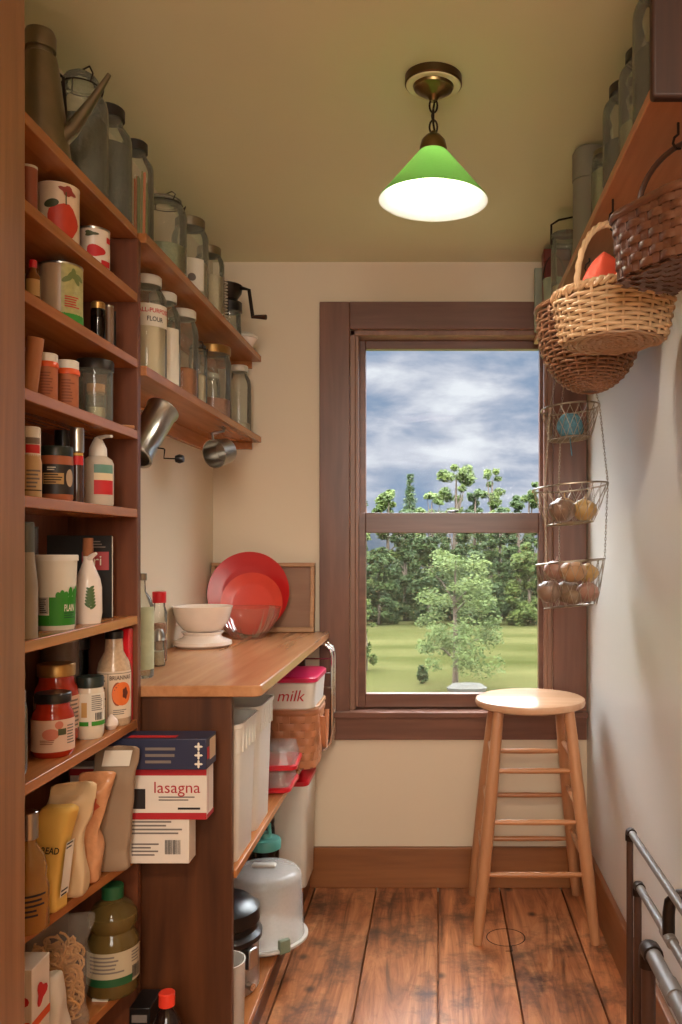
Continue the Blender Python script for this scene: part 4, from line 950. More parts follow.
rnd = random.Random(9); NOOD = mat('dry_noodles', (208, 152, 92), 0.55, 0, 0.15, 40); g = G()
for k in range(230):
    cx, cy, cz = rnd.uniform(-0.036, 0.036), rnd.uniform(-0.018, 0.018), rnd.uniform(0.015, 0.155); a = rnd.uniform(0, 6.28); R_ = rnd.uniform(0.008, 0.018); ti = rnd.uniform(-1, 1)
    g.tube([(cx+R_*cos(a+q*0.55), cy+R_*0.5*sin(a+q*0.55)*ti, cz+R_*sin(a+q*0.55)*0.9+0.0012*q) for q in range(8)], 0.0024, 5)
g.obj('noodles', NOOD, b, kind='stuff')
t, fr, sd, w, d, h = carton('tea_box', 'slim white box with an orange flash, at the door jamb on the lowest shelf', -0.785, -0.693, 1.468, 1.535, zI, 0.50, CARD)
blob(t, 'red_picture', fr, w-0.02, h-0.055, 0.012, 0.015, REDINK, k=lambda t: 1+0.3*cos(3*t)); patch(t, 'orange_flash', fr, w-0.05, w-0.004, h-0.105, h-0.09, ORANGEP); lines(t, fr, w-0.05, w-0.006, 0.02, 0.09, 5)
patch(t, 'orange_flash', sd, -d, d, h-0.105, h-0.09, ORANGEP); blob(t, 'red_picture', sd, 0, h-0.055, 0.018, 0.018, REDINK, k=lambda t: 1+0.3*cos(3*t))
bag('sugar_sack', 'plump white sack in front of the noodle bag on the lowest shelf', (-0.722, 1.578, zI), 0.07, 0.055, 0.145, mat('white_sack', (214, 200, 182), 0.45, 0, 0.04, 14, 0.2), 0, (0, 0), 0.5, 0.15, 0.006, 21)
t = thing('bag_clip', 'small white plastic clip lying in front of the oil jug', 'clip', (-0.688, 1.752, zI))
G().box(-0.016, 0.016, -0.004, 0.004, 0, 0.006).obj('clip_body', WHITEP, t, 0.001, loc=(0, 0, 0))
# on the floor in front of the end panel
b = bottle('soda_bottle', 'dark bottle with a bright red cap standing on the floor against the cabinet end', 'bottle', (-0.555, 1.76, 0),
           [(0.038, 0), (0.046, 0.01), (0.046, 0.19), (0.04, 0.22), (0.02, 0.265), (0.0135, 0.28), (0.0135, 0.3), (0, 0.3)], mat('dark_soda', (34, 20, 16), 0.1, 0, 0.1), (0.0165, 0.285, 0.312), mat('bright_red_cap', (226, 60, 40), 0.35))
t, fr, sd, w, d, h = carton('dark_carton', 'black carton with a grey label on the floor under the lowest shelf', -0.643, -0.600, 1.79, 1.868, 0, 0.262, BLACKP)
patch(t, 'grey_label', fr, -0.016, 0.016, h-0.03, h-0.014, GREYINK)

# ------------------------------------------------------------------ counter cabinet
CF, CY0, CY1 = -0.456, 1.90, WB-0.003
cab = thing('open_cabinet', 'open pine cabinet with two long shelves under the counter', 'cabinet', (-0.63, 2.5, 0))
local(G().box(WL+0.002, CF, CY0, CY0+0.02, 0, 0.893), cab).obj('end_panel', CAB, cab, 0.0015)
local(G().box(WL+0.002, CF+0.006, CY0+0.02, CY1, 0.482, 0.5), cab).obj('shelf', SHELF, cab, 0.0015)
local(G().box(WL+0.002, CF+0.006, CY0+0.02, CY1, 0.07, 0.09), cab).obj('shelf', SHELF, cab, 0.0015)
local(G().box(WL+0.002, CF-0.02, CY1-0.018, CY1, 0.09, 0.893), cab).obj('end_panel', CAB, cab, 0.0015)
local(G().box(CF-0.02, CF-0.002, CY0+0.02, CY1, 0, 0.07), cab).obj('kickboard', CAB, cab)
cx = -0.388; rc = 0.022
top = thing('worktop', 'worn honey-coloured wooden worktop with a rounded front corner', 'worktop', (-0.6, 2.5, 0.893))
out = [(WL+0.002, 1.882), (cx-rc, 1.882)]+[(cx-rc+rc*sin(a*pi/12), 1.882+rc-rc*cos(a*pi/12)) for a in range(1, 6)]+[(cx, 1.882+rc), (cx, CY1), (WL+0.002, CY1)]
local(G().prism(out, 0.893, 0.918), top).obj('board', TOPW, top, 0.003)
ZT = 0.918
# -- things on the worktop
b = bottle('tall_bottle', 'tall slim bottle with pale green label, half hidden by the shelf unit', 'bottle', (-0.690, 2.005, ZT),
           [(0.024, 0), (0.0265, 0.004), (0.0265, 0.165), (0.02, 0.185), (0.009, 0.2), (0.0075, 0.225), (0.009, 0.228), (0, 0.228)], GLASSG)
patch(b, 'paper_label', cyl(b, 0.0265, 0.3), -0.036, 0.034, 0.02, 0.165, mat('sage_label', (176, 182, 148), 0.5, 0, 0.25, 40), 0, 16); G().lathe([(0, 0.225), (0.011, 0.226), (0.011, 0.242), (0, 0.243)], 16).obj('cap', TIN, b)
b = bottle('spice_bottle', 'clear bottle with a red cap and pinkish contents, on the worktop by the wall', 'bottle', (-0.742, 2.29, ZT),
           [(0.018, 0), (0.02, 0.004), (0.02, 0.055), (0.016, 0.065), (0.02, 0.078), (0.02, 0.13), (0.015, 0.145), (0.015, 0.16)], GLASS, (0.018, 0.155, 0.185), RED, fill=0.1, fm=PINKB)
for (x, y, h, lab) in ((-0.712, 2.195, 0.094, 'small glass shaker with a steel top, nearest the shelf unit on the worktop'), (-0.752, 2.225, 0.086, 'small steel-topped glass shaker against the wall next to the red-capped bottle')):
    t = thing('shaker', lab, 'shaker', (x, y, ZT), 'glass shakers')
    G().lathe([(0, 0.001), (0.014, 0), (0.015, 0.004), (0.012, h*0.7)], 20).obj('glass_body', GLASS, t); G().lathe([(0, 0.003), (0.0125, 0.004), (0.0118, h*0.4), (0, h*0.4)], 18).obj('contents', RICE, t)
    G().lathe([(0.0125, h*0.68), (0.014, h*0.7), (0.013, h*0.9), (0.008, h), (0, h)], 20).obj('shaker_top', STEEL, t)
sc = thing('kitchen_scale', 'round white kitchen scale under the white bowl on the worktop', 'scale', (-0.717, 2.62, ZT))
G().lathe([(0, 0.001), (0.078, 0), (0.088, 0.008), (0.086, 0.018), (0.06, 0.028), (0.055, 0.036), (0.062, 0.044), (0.062, 0.046), (0, 0.046)], 48).obj('scale_body', CERAMIC, sc)
t = thing('white_bowl', 'white bowl sitting on the round kitchen scale', 'bowl', (-0.717, 2.62, ZT+0.0465))
G().lathe([(0, 0.001), (0.045, 0), (0.058, 0.006), (0.078, 0.032), (0.089, 0.074), (0.0905, 0.077), (0.086, 0.075), (0.075, 0.034), (0.055, 0.012), (0, 0.01)], 48).obj('bowl', CERAMIC, t)
t = thing('glass_bowl', 'large ribbed clear glass bowl beside the kitchen scale', 'bowl', (-0.627, 2.84, ZT))
g = G(); pr = [(0.001, 0.002), (0.045, 0), (0.05, 0.004), (0.075, 0.03), (0.096, 0.07), (0.106, 0.10), (0.108, 0.104), (0.104, 0.103)]
n = 96; base = len(g.v)
for (r_, z_) in pr:
    for i in range(n):
        a = 2*pi*i/n; q = r_*(1+(0.022*cos(24*a) if 0.02 < z_ < 0.095 else 0)); g.v.append((q*cos(a), q*sin(a), z_))
for k in range(len(pr)-1):
    for i in range(n): g.f.append((k*n+i, k*n+(i+1) % n, (k+1)*n+(i+1) % n, (k+1)*n+i))
g.obj('bowl', glass('bowl_glass', (0.95, 0.92, 0.88), (0.66, 0.60, 0.54), 0.5, dust=0.05), t)
def leaning(root_name, label, cat, x, y, zc, R_, m, part, tilt, th=0.008, group=None):
    t = thing(root_name, label, cat, (x, y, ZT), group)
    M = Matrix.Translation((0, R_*sin(tilt), R_*cos(tilt)+0.001)) @ Matrix.Rotation(pi/2-tilt, 4, 'X')
    G().lathe([(0, th*0.35), (R_*0.62, th*0.35), (R_*0.68, th*0.5), (R_*0.97, th*1.9), (R_, th*2.0), (R_*0.985, th*1.55), (R_*0.70, 0), (0, -0.0)], 64).move(M).obj(part, m, t)
    return t
RED1 = mat('red_platter_enamel', (196, 34, 34), 0.28, 0, 0.06); RED2 = mat('orange_red_plate_enamel', (216, 64, 44), 0.3, 0, 0.05)
leaning('serving_platter', 'large round red platter leaning against the wooden tray', 'platter', -0.662, 2.992, 0, 0.143, RED1, 'dish', 0.16)
leaning('dinner_plate', 'smaller orange-red plate leaning in front of the big red platter', 'plate', -0.640, 2.948, 0, 0.107, RED2, 'dish', 0.17)
t = thing('serving_tray', 'rectangular wooden tray with a raised rim standing against the wall below the window side', 'tray', (-0.622, 3.055, ZT))
M = Matrix.Rotation(-0.07, 4, 'X'); TRW = wood('tray_wood', (160, 112, 72), (196, 150, 104), 'X', 10, 0.45); TRI = wood('tray_inside', (132, 92, 66), (158, 116, 86), 'X', 10, 0.5)
W2, HT = 0.183, 0.246
G().box(-W2, W2, 0.004, 0.012, 0.004, HT).move(M).obj('tray_base', TRI, t)
for q in ((-W2, W2, 0, 0.018), (-W2, W2, HT-0.014, HT)): G().box(q[0], q[1], -0.02, 0.012, q[2], q[3]).move(M).obj('tray_rim', TRW, t, 0.002)
for q in (-W2, W2-0.014): G().box(q, q+0.014, -0.02, 0.012, 0.018, HT-0.014).move(M).obj('tray_rim', TRW, t, 0.002)
# -- on the upper cabinet shelf
ZS = 0.5
def rrect(w, d, r, n=5):
    o = []
    for (sx, sy, a0) in ((1, -1, -pi/2), (1, 1, 0), (-1, 1, pi/2), (-1, -1, pi)):
        for k in range(n+1):
            a = a0+pi/2*k/n; o.append((sx*(w-r)+r*cos(a), sy*(d-r)+r*sin(a)))
    return o
def hollow(levels, n=5):
    """levels: (half width, half depth, corner, z) outside going up then inside going down"""
    return G().loft([[(x, y, z) for x, y in rrect(w, d, r, n)] for (w, d, r, z) in levels])
BIN = mat('off_white_bin', (224, 219, 206), 0.42, 0, 0.04)
for (x, y, lab) in ((-0.545, 2.045, 'tall off-white plastic bin with a ribbed rim, nearest under the worktop'), (-0.547, 2.262, 'tall off-white plastic bin just behind the nearest one under the worktop')):
    t = thing('storage_bin', lab, 'bin', (x, y, ZS), 'tall off-white bins')
    W, D_ = 0.098, 0.096; h = 0.318
    g = hollow([(W*0.86, D_*0.86, 0.02, 0.0), (W*0.88, D_*0.88, 0.022, 0.004), (W*0.955, D_*0.955, 0.024, h*0.78), (W*0.975, D_*0.975, 0.024, h*0.785), (W, D_, 0.026, h-0.012), (W*1.03, D_*1.03, 0.027, h-0.01), (W*1.03, D_*1.03, 0.027, h),
            (W*0.98, D_*0.98, 0.025, h), (W*0.95, D_*0.95, 0.024, h*0.8), (W*0.84, D_*0.84, 0.02, 0.006)])
    for k in range(5):
        yy = -D_*0.7+k*D_*0.35; g.box(W*0.95, W*1.006, yy-0.003, yy+0.003, h*0.79, h-0.011); xx = -W*0.7+k*W*0.35; g.box(xx-0.003, xx+0.003, -D_*1.006, -D_*0.95, h*0.79, h-0.011)
    g.obj('bin_body', BIN, t)
CLEARP = film('clear_plastic', (220, 214, 206), 0.72, 0.08)
for k, lab in enumerate(('flat clear container over a red lid, lower of the pair on the cabinet shelf', 'flat clear container over a red lid, upper of the pair on the cabinet shelf')):
    t = thing('food_container', lab, 'container', (-0.545+0.012*k, 2.60+0.01*k, ZS+0.0005+k*0.062), 'flat containers with red lids', 0.06*k)
    hollow([(0.108, 0.088, 0.02, 0), (0.112, 0.092, 0.022, 0.003), (0.112, 0.092, 0.022, 0.013), (0.106, 0.086, 0.02, 0.016)]).obj('lid', RED, t)
    hollow([(0.106, 0.086, 0.02, 0.016), (0.096, 0.076, 0.018, 0.06), (0.09, 0.07, 0.016, 0.0615)]).obj('container_body', CLEARP, t)
# splint picnic basket
def ring_pts(shape, z, n, off=None):
    out = []
    for i in range(n):
        a = 2*pi*i/n; x, y = shape(a, z); r_ = 1+(off(i)/sqrt(x*x+y*y) if off else 0); out.append((x*r_, y*r_, z))
    return out
def weave(shape, z0, z1, rows, stakes, thick, tall, m, root, name, amp, per=4, seg=6, z_of=None):
    g = G(); n = stakes*per
    for k in range(rows):
        z = z0+(z1-z0)*(k+0.5)/rows
        g.tube(ring_pts(shape, z, n, lambda i: amp*cos(pi*i/per+pi*k)), thick, seg, True, ry=tall)
    return g.obj(name, m, root, ang=1.2)
def stakes_of(shape, z0, z1, count, rad, m, root, flat=None, nz=6):
    g = G()
    for i in range(count):
        a = 2*pi*i/count; g.tube([(*shape(a, z0+(z1-z0)*k/nz), z0+(z1-z0)*k/nz) for k in range(nz+1)], rad, 6) if not flat else g.loft([[(x*(1+e), y*(1+e), zz) for e, (x, y) in ((0.012, shape(a-flat, zz)), (0.012, shape(a+flat, zz)), (-0.012, shape(a+flat, zz)), (-0.012, shape(a-flat, zz)))] for zz in [z0+(z1-z0)*k/nz for k in range(nz+1)]])
    return g.obj('stakes', m, root)
def lining(shape, z0, z1, m, root, k=0.965, nz=8, n=48):
    g = G(); rings = [[(x*k, y*k, z) for (x, y, z) in ring_pts(shape, z0+(z1-z0)*q/nz, n)] for q in range(nz+1)]
    g.loft(rings, False); g.f.append(tuple(reversed(range(n)))); return g.obj('basket_wall', m, root)
def sup(w, d, e=0.5):
    """rounded oblong outline, evenly spaced along its length"""
    N_ = 720; P = []
    for i in range(N_+1):
        a = 2*pi*i/N_; P.append((w*abs(cos(a))**e*(1 if cos(a) >= 0 else -1), d*abs(sin(a))**e*(1 if sin(a) >= 0 else -1)))
    acc = [0.0]
    for p, q in zip(P, P[1:]): acc.append(acc[-1]+sqrt((p[0]-q[0])**2+(p[1]-q[1])**2))
    import bisect
    def f(a):
        t = (a/(2*pi) % 1.0)*acc[-1]; i = min(N_-1, max(0, bisect.bisect_right(acc, t)-1))
        k = (t-acc[i])/max(1e-9, acc[i+1]-acc[i]); return (P[i][0]+(P[i+1][0]-P[i][0])*k, P[i][1]+(P[i+1][1]-P[i][1])*k)
    return f
SPL = mat('splint', (188, 124, 84), 0.45, 0, 0.2, 40, 0.2)
t = thing('picnic_basket', 'small woven splint basket with its handle down, under the milk container', 'basket', (-0.470, 2.86, ZS))
f_ = sup(0.085, 0.10, 0.45); shp = lambda a, z: tuple(q*(0.86+0.14*z/0.2) for q in f_(a))
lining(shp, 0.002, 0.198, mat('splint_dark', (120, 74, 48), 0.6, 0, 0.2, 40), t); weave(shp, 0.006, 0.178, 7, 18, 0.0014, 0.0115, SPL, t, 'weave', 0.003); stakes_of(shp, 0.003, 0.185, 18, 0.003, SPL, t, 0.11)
G().tube(ring_pts(lambda a, z: tuple(q*1.01 for q in f_(a)), 0.188, 48), 0.004, 8, True, ry=0.011).obj('rim', SPL, t)
G().tube([(0.088*1.06, -0.06+0.12*k/10, 0.17-0.115*sin(pi*k/10)) for k in range(11)], 0.003, 8, ry=0.008).obj('handle', SPL, t)
t = thing('cutting_board', 'thin round-ended wooden board lying on the basket under the milk container', 'board', (-0.478, 2.85, ZS+0.2005))
G().prism([(x, y) for x, y in rrect(0.095, 0.12, 0.04, 8)], 0, 0.012).obj('board', MAPLET, t, 0.002)
t = thing('milk_container', 'white container with a magenta lid and red script reading milk, right under the worktop', 'container', (-0.490, 2.81, ZS+0.213), None, 0.0)
hollow([(0.098, 0.12, 0.03, 0), (0.102, 0.124, 0.032, 0.004), (0.108, 0.13, 0.034, 0.082), (0.104, 0.126, 0.032, 0.083)], 8).obj('container_body', WHITEP, t)
MAG = mat('magenta_plastic', (206, 36, 84), 0.3, 0, 0.06)
hollow([(0.106, 0.128, 0.033, 0.084), (0.112, 0.134, 0.036, 0.085), (0.112, 0.134, 0.036, 0.097), (0.106, 0.128, 0.033, 0.101), (0.09, 0.11, 0.03, 0.101)], 8).obj('lid', MAG, t)
s_ = plane((0, -0.1275, 0), (1, 0, 0)); mt = text(t, 'milk', s_, 0.032, 0.042, 0.05, REDINK, 0.0016)
for v in mt.data.vertices: v.co.x += 0.25*(v.co.z-0.04)
# chrome wire rack hung at the far end
t = thing('wire_rack', 'chrome wire rack with rounded corners hanging from the worktop beside the window', 'rack', (-0.368, 3.02, 0.51))
g = G()
for y in (-0.03, 0.035):
    g.tube([(-0.06, y, 0.378), (-0.024, y, 0.372), (-0.006, y, 0.355), (0.0, y, 0.33), (0.0, y, 0.06), (-0.006, y, 0.03), (-0.024, y, 0.008), (-0.05, y, 0), (-0.18, y, 0)], 0.0062, 10)
g.obj('frame', CHROME, t)
g = G()
for z in (0.34, 0.29, 0.24, 0.19, 0.14, 0.09): g.tube([(0, -0.03, z), (0.0, 0.025, z)], 0.0026, 6)
for x in (-0.05, -0.08, -0.11, -0.14, -0.17): g.tube([(x, -0.03, 0), (x, 0.025, 0)], 0.0026, 6)
for z in (0.315, 0.265, 0.215): g.tube([(0.0, 0.025, z), (-0.12, 0.025, z)], 0.0026, 6)
g.obj('cross_wires', CHROME, t)
# -- on the lowest cabinet shelf
ZL = 0.09
t = thing('cereal_container', 'tall off-white container with a red lid, far end of the lowest cabinet shelf', 'container', (-0.495, 2.94, ZL))
W, D_, h = 0.062, 0.10, 0.34
hollow([(W*0.9, D_*0.9, 0.018, 0), (W*0.93, D_*0.93, 0.02, 0.004), (W, D_, 0.02, h*0.8), (W*1.03, D_*1.02, 0.021, h*0.81), (W*1.03, D_*1.02, 0.021, h), (W*0.9, D_*0.9, 0.018, h)]).obj('container_body', BIN, t)
hollow([(W*1.05, D_*1.04, 0.022, h), (W*1.08, D_*1.06, 0.023, h+0.002), (W*1.08, D_*1.06, 0.023, h+0.014), (W*1.0, D_*1.0, 0.02, h+0.018)]).obj('lid', RED, t)
t = thing('cake_carrier', 'round cake carrier with a translucent domed cover, on the lowest cabinet shelf', 'cake carrier', (-0.498, 2.462, ZL))
G().lathe([(0, 0.001), (0.09, 0), (0.118, 0.012), (0.125, 0.018), (0.125, 0.024), (0.118, 0.026), (0.112, 0.024), (0, 0.022)], 56).obj('base', film('milky_base', (222, 216, 208), 0.15), t)
G().lathe([(0.115, 0.026), (0.113, 0.032), (0.107, 0.185), (0.102, 0.202), (0.09, 0.210), (0.05, 0.215), (0, 0.216)], 56).obj('dome', film('milky_dome', (230, 228, 225), 0.62, 0.12), t)
G().box(-0.035, 0.035, -0.012, 0.012, 0.216, 0.226).obj('handle', film('milky_base', (222, 216, 208), 0.15), t, 0.006)
for a in (-0.9, 2.2): G().box(0.112, 0.128, -0.016, 0.016, 0.014, 0.05).move(Matrix.Rotation(a, 4, 'Z')).obj('clip', mat('sage_clip', (120, 132, 110), 0.4), t, 0.002)
t = thing('pressure_cooker', 'steel cooker with a black lid and side handle, beside the cake carrier', 'cooker', (-0.556, 2.215, ZL))
G().lathe([(0, 0.001), (0.088, 0), (0.094, 0.008), (0.094, 0.125), (0.097, 0.13)], 48).obj('pot', STEEL, t)
G().lathe([(0.097, 0.128), (0.102, 0.13), (0.102, 0.142), (0.09, 0.152), (0.088, 0.165), (0.096, 0.172), (0.094, 0.205), (0.07, 0.225), (0, 0.232)], 48).obj('lid', BLACKP, t)
G().box(0.092, 0.112, -0.03, 0.004, 0.075, 0.125).move(Matrix.Rotation(-0.45, 4, 'Z')).obj('handle', STEEL, t, 0.004)
G().lathe([(0, 0), (0.009, 0), (0.009, 0.02), (0, 0.02)], 14).move(Matrix.Rotation(-0.6, 4, 'Z') @ Matrix.Translation((0.093, 0, 0.03)) @ Matrix.Rotation(pi/2, 4, 'Y')).obj('dial', CHROME, t)
t = thing('plastic_pitcher', 'plain translucent white beaker, nearest on the lowest cabinet shelf', 'beaker', (-0.498, 1.998, ZL))
G().lathe([(0, 0.001), (0.042, 0), (0.046, 0.005), (0.049, 0.168), (0.051, 0.172), (0.047, 0.172), (0.044, 0.01), (0, 0.008)], 40).obj('body', film('milky_beaker', (214, 208, 198), 0.12), t)
TEAL = mat('teal_plastic', (96, 176, 164), 0.35, 0, 0.06)
t = thing('shaker_bottle', 'drinking bottle with a teal screw lid and carrying loop, behind the cake carrier', 'bottle', (-0.545, 2.715, ZL))
G().lathe([(0, 0.001), (0.038, 0), (0.042, 0.006), (0.044, 0.185)], 32).obj('body', glass('grey_tumbler', (0.55, 0.55, 0.55), (0.25, 0.25, 0.25)), t)
G().lathe([(0.045, 0.18), (0.049, 0.182), (0.049, 0.205), (0.044, 0.212), (0.02, 0.216), (0.016, 0.23), (0, 0.23)], 32).tube([(-0.022, 0, 0.212), (-0.02, -0.006, 0.235), (0.0, -0.01, 0.262), (0.014, -0.006, 0.258), (0.014, 0, 0.225)], 0.006, 8).obj('lid', TEAL, t)
jar('dark preserve jar, deep on the lowest cabinet shelf behind the teal-lidded bottle', (-0.575, 2.83, ZL), 0.038, 0.26, DLID, 0.8, mat('dark_preserve', (60, 46, 44), 0.4), 0.85, 0.8, 0.1, gm=DKG)

# ------------------------------------------------------------------ shelf on the right wall, with jars above and baskets below
RX, RZ0, RZ1 = 0.345, 1.950, 1.970
RSH = wood('right_shelf_pine', (170, 112, 74), (208, 148, 106), 'Y', 10, 0.4)
rs = thing('wall_shelf', 'high pine shelf beside the window, jars on top and baskets hung beneath', 'shelf', (0.44, 2.3, RZ0))
local(G().box(RX, WR, 1.40, WB-0.0, RZ0, RZ1), rs).obj('board', RSH, rs, 0.002)
eb = [(RX-0.004, RZ0-0.006)]
local(G().box(RX-0.002, WR, 1.378, 1.40, RZ0-0.006, CEIL-0.002), rs).obj('end_board', wood('end_board_pine', (40, 22, 15), (68, 40, 26), 'Z', 12, 0.55), rs, 0.006)
local(G().box(WR-0.018, WR, 1.40, WB, RZ0-0.045, RZ0), rs).obj('cleat', RSH, rs, 0.002)
def spot_r(xl, yt, w, front=RX+0.002, h=None):
    """round thing on the right shelf: its left edge at pixel xl"""
    s = front/(xl-VX); r = w
    return Vector((front+r, s*F, RZ1)), r, (h if h else min(CEIL-0.006, EYE+(VY-yt)*s)-RZ1)
p, r, h = spot_r(640, 20, 0.055)
jar('big dusty jar on the high shelf, partly behind its dark end board', Vector((p.x, 1.53, RZ1)), r, 0.262, DLID, 0.5, DARKFILL, 0.7, 0.74, 0.07, gm=GLASSG)
p, r, h = spot_r(619, 52, 0.05)
jar('tall dark-lidded jar, second on the high shelf from its end board', p, r, h, DLID, 0.3, MOSS, 0.66, 0.74, 0.07, gm=GLASSG)
p, r, h = spot_r(603, 86, 0.052)
jar('tall dark-lidded jar, third on the high shelf from its end board', p, r, h, DLID, 0.45, DARKFILL, 0.66, 0.74, 0.07, gm=GLASSG)
p, r, h = spot_r(591, 152, 0.045)
jar('shorter glass jar with a tin lid, right in front of the tall grey canister', p, r, h, TIN, 0.7, MOSS, 0.8, 0.78, 0.07, gm=GLASSG)
p, r, h = spot_r(573, 150, 0.042)
t = thing('tube_canister', 'tall grey cardboard canister with a fitted lid on the high shelf', 'canister', p)
CAN = mat('grey_card', (124, 118, 100), 0.6, 0, 0.05)
G().lathe([(0, 0.001), (r, 0), (r, h*0.7)], 36).obj('body', CAN, t); G().lathe([(r*1.0, h*0.705), (r*1.035, h*0.705), (r*1.035, h*0.96), (r*0.9, h), (0, h)], 36).obj('lid', CAN, t)
p, r, h = spot_r(551, 224, 0.048)
j = jar('clear jar with a dark bail handle raised over it, on the high shelf', p, r, 0.21, GLASSG, 0.25, RICE, 0.9, 0.8, 0.06, gm=GLASSG)
hp = 0.21; G().tube([(-r*0.98, 0, hp-0.03), (-r*0.98, 0, hp+0.03), (-r*0.5, 0, hp+0.045), (r*0.98, 0, hp+0.06), (r*0.98, 0, hp-0.03)], 0.0034, 8).obj('bail_handle', DARKMETAL, j)
CUPG = mat('pale_green_enamel', (160, 172, 148), 0.3, 0, 0.06)
p, r, h = spot_r(537, 285, 0.036)
t = thing('enamel_pail', 'small pale green enamel pail with wire handle, far end of the high shelf', 'pail', Vector((0.378, 2.80, RZ1)))
G().lathe([(0, 0.001), (r*0.82, 0), (r*0.84, 0.004), (r, 0.115), (r*1.05, 0.118), (r*1.0, 0.121), (r*0.96, 0.118), (r*0.8, 0.006), (0, 0.005)], 32).obj('body', CUPG, t)
G().tube([(r*cos(a), 0, 0.116+0.085*sin(a)) for a in [pi*k/12 for k in range(13)]], 0.0018, 6).obj('wire_handle', DARKMETAL, t)
t = thing('slatted_board', 'narrow pale grey-green board standing on end behind the enamel pail', 'board', (0.358, 3.0, RZ1))
G().box(-0.022, 0.012, -0.01, 0.01, 0, 0.222).obj('board', mat('grey_green_paint', (150, 156, 136), 0.5, 0, 0.08), t, 0.003)
t = thing('red_tin', 'dull red tin box behind the enamel pail on the high shelf', 'tin', (0.398, 2.93, RZ1))
G().box(-0.04, 0.05, -0.03, 0.03, 0, 0.22).obj('body', mat('dull_red_tin', (116, 44, 36), 0.4, 0, 0.15), t, 0.006); G().box(-0.042, 0.052, -0.032, 0.032, 0.215, 0.258).obj('lid', mat('dull_red_tin', (116, 44, 36), 0.4), t, 0.006)

def shelf_hook(x, y, parent, zlow):
    """screw hook from the shelf's underside, in the parent's own coordinates"""
    o = parent.location; u = RZ0-o.z
    a = x-o.x; b_ = y-o.y; z = zlow-o.z
    G().tube([(a, b_, u), (a, b_, z+0.025), (a-0.008, b_, z+0.016), (a-0.011, b_, z+0.004), (a-0.005, b_, z-0.005), (a+0.004, b_, z-0.003), (a+0.008, b_, z+0.006)], 0.0022, 6).obj('hook', DARKMETAL, parent)
# dark splint basket, nearest
DSP = mat('dark_splint', (98, 60, 40), 0.4, 0, 0.3, 30, 0.2)
z0 = 1.690
b = thing('splint_basket', 'dark brown splint basket with a bent handle, nearest of the hanging baskets', 'basket', (0.412, 1.475, z0), None, math.radians(28))
f_ = sup(0.080, 0.104, 0.4); shp = lambda a, z: tuple(q*(0.9+0.1*z/0.12) for q in f_(a))
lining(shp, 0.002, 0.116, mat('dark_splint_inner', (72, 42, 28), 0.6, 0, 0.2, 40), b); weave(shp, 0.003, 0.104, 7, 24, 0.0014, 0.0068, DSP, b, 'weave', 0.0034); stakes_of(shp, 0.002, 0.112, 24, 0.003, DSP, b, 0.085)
g = G()
for k in range(-4, 5):
    for s_ in (0, 1):
        if s_ and abs(k) > 3: continue
        pts = [(u*0.018, k*0.0205) if s_ == 0 else (k*0.0195, u*0.0235) for u in range(-4, 5)]
        g.tube([(x, y, -0.0015+0.0025*(1 if (i+k+s_) % 2 else -1)) for i, (x, y) in enumerate(pts)], 0.0088, 6, ry=0.0012) if s_ == 0 else g.tube([(x, y, -0.0015-0.0025*(1 if (i+k+s_) % 2 else -1)) for i, (x, y) in enumerate(pts)], 0.0088, 6, ry=0.0012)
g.obj('woven_bottom', DSP, b)
G().tube(ring_pts(lambda a, z: tuple(q*1.02 for q in f_(a)), 0.110, 48), 0.0036, 8, True, ry=0.008).obj('rim', DSP, b)
G().tube([(0.0, 0.103*cos(a), 0.105+0.115*abs(sin(a))**0.6) for a in [pi*k/20 for k in range(21)]], 0.0035, 8, ry=0.0065).obj('handle', mat('dark_handle', (80, 52, 38), 0.4, 0, 0.2, 30), b)
b.rotation_euler = (0, 0, math.radians(28))
hk = b.location; 
g = G().tube([(0, 0, RZ0-z0), (0, 0, 0.24), (-0.009, 0, 0.232), (-0.012, 0, 0.222), (-0.005, 0, 0.214), (0.005, 0, 0.217)], 0.0024, 6); g.obj('hook', DARKMETAL, b)
# pale willow basket
WIL = mat('pale_willow', (218, 182, 140), 0.4, 0, 0.25, 50, 0.2); WILB = mat('grey_willow', (176, 142, 110), 0.5, 0, 0.25, 50, 0.2)
z0 = 1.648
b = thing('willow_basket', 'pale shallow willow basket with a hoop handle, hanging with red cloth inside', 'basket', (0.366, 1.80, z0), None, math.radians(38))
f_ = sup(0.106, 0.122, 0.8); shp = lambda a, z: tuple(q*(0.86+0.14*min(1, z/0.085)) for q in f_(a))
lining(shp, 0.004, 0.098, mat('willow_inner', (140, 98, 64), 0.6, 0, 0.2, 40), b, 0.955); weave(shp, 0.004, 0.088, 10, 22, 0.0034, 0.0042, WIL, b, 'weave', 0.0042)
stakes_of(shp, 0.002, 0.098, 22, 0.003, WIL, b)
g = G()
for k in range(10):
    q = 0.1+0.84*k/9
    g.tube([(x*q, y*q, 0.001+0.0016*cos(i*pi/2+k*pi)) for i, (x, y, z) in enumerate(ring_pts(shp, 0, 44))], 0.005, 6, True, ry=0.0032)
g.obj('woven_bottom', WILB, b)
for ph in (0, 1): 
    g = G(); n = 132
    g.tube([((1.0+0.03*cos(22*2*pi*i/n+ph*pi))*f_(2*pi*i/n)[0], (1.0+0.03*cos(22*2*pi*i/n+ph*pi))*f_(2*pi*i/n)[1], 0.1+0.006*sin(22*2*pi*i/n+ph*pi)) for i in range(n)], 0.0048, 6, True); g.obj('rim', WIL, b)
for ph in (0, 1, 2):
    g = G(); n = 60
    g.tube([(0.110*cos(pi*i/n), 0.004*cos(i*0.55+ph*2.1), 0.095+0.152*sin(pi*i/n)+0.004*sin(i*0.55+ph*2.1)) for i in range(n+1)], 0.0042, 6); g.obj('handle', WIL, b)
for ch in b.children:
    if ch.name.startswith('handle'): pass
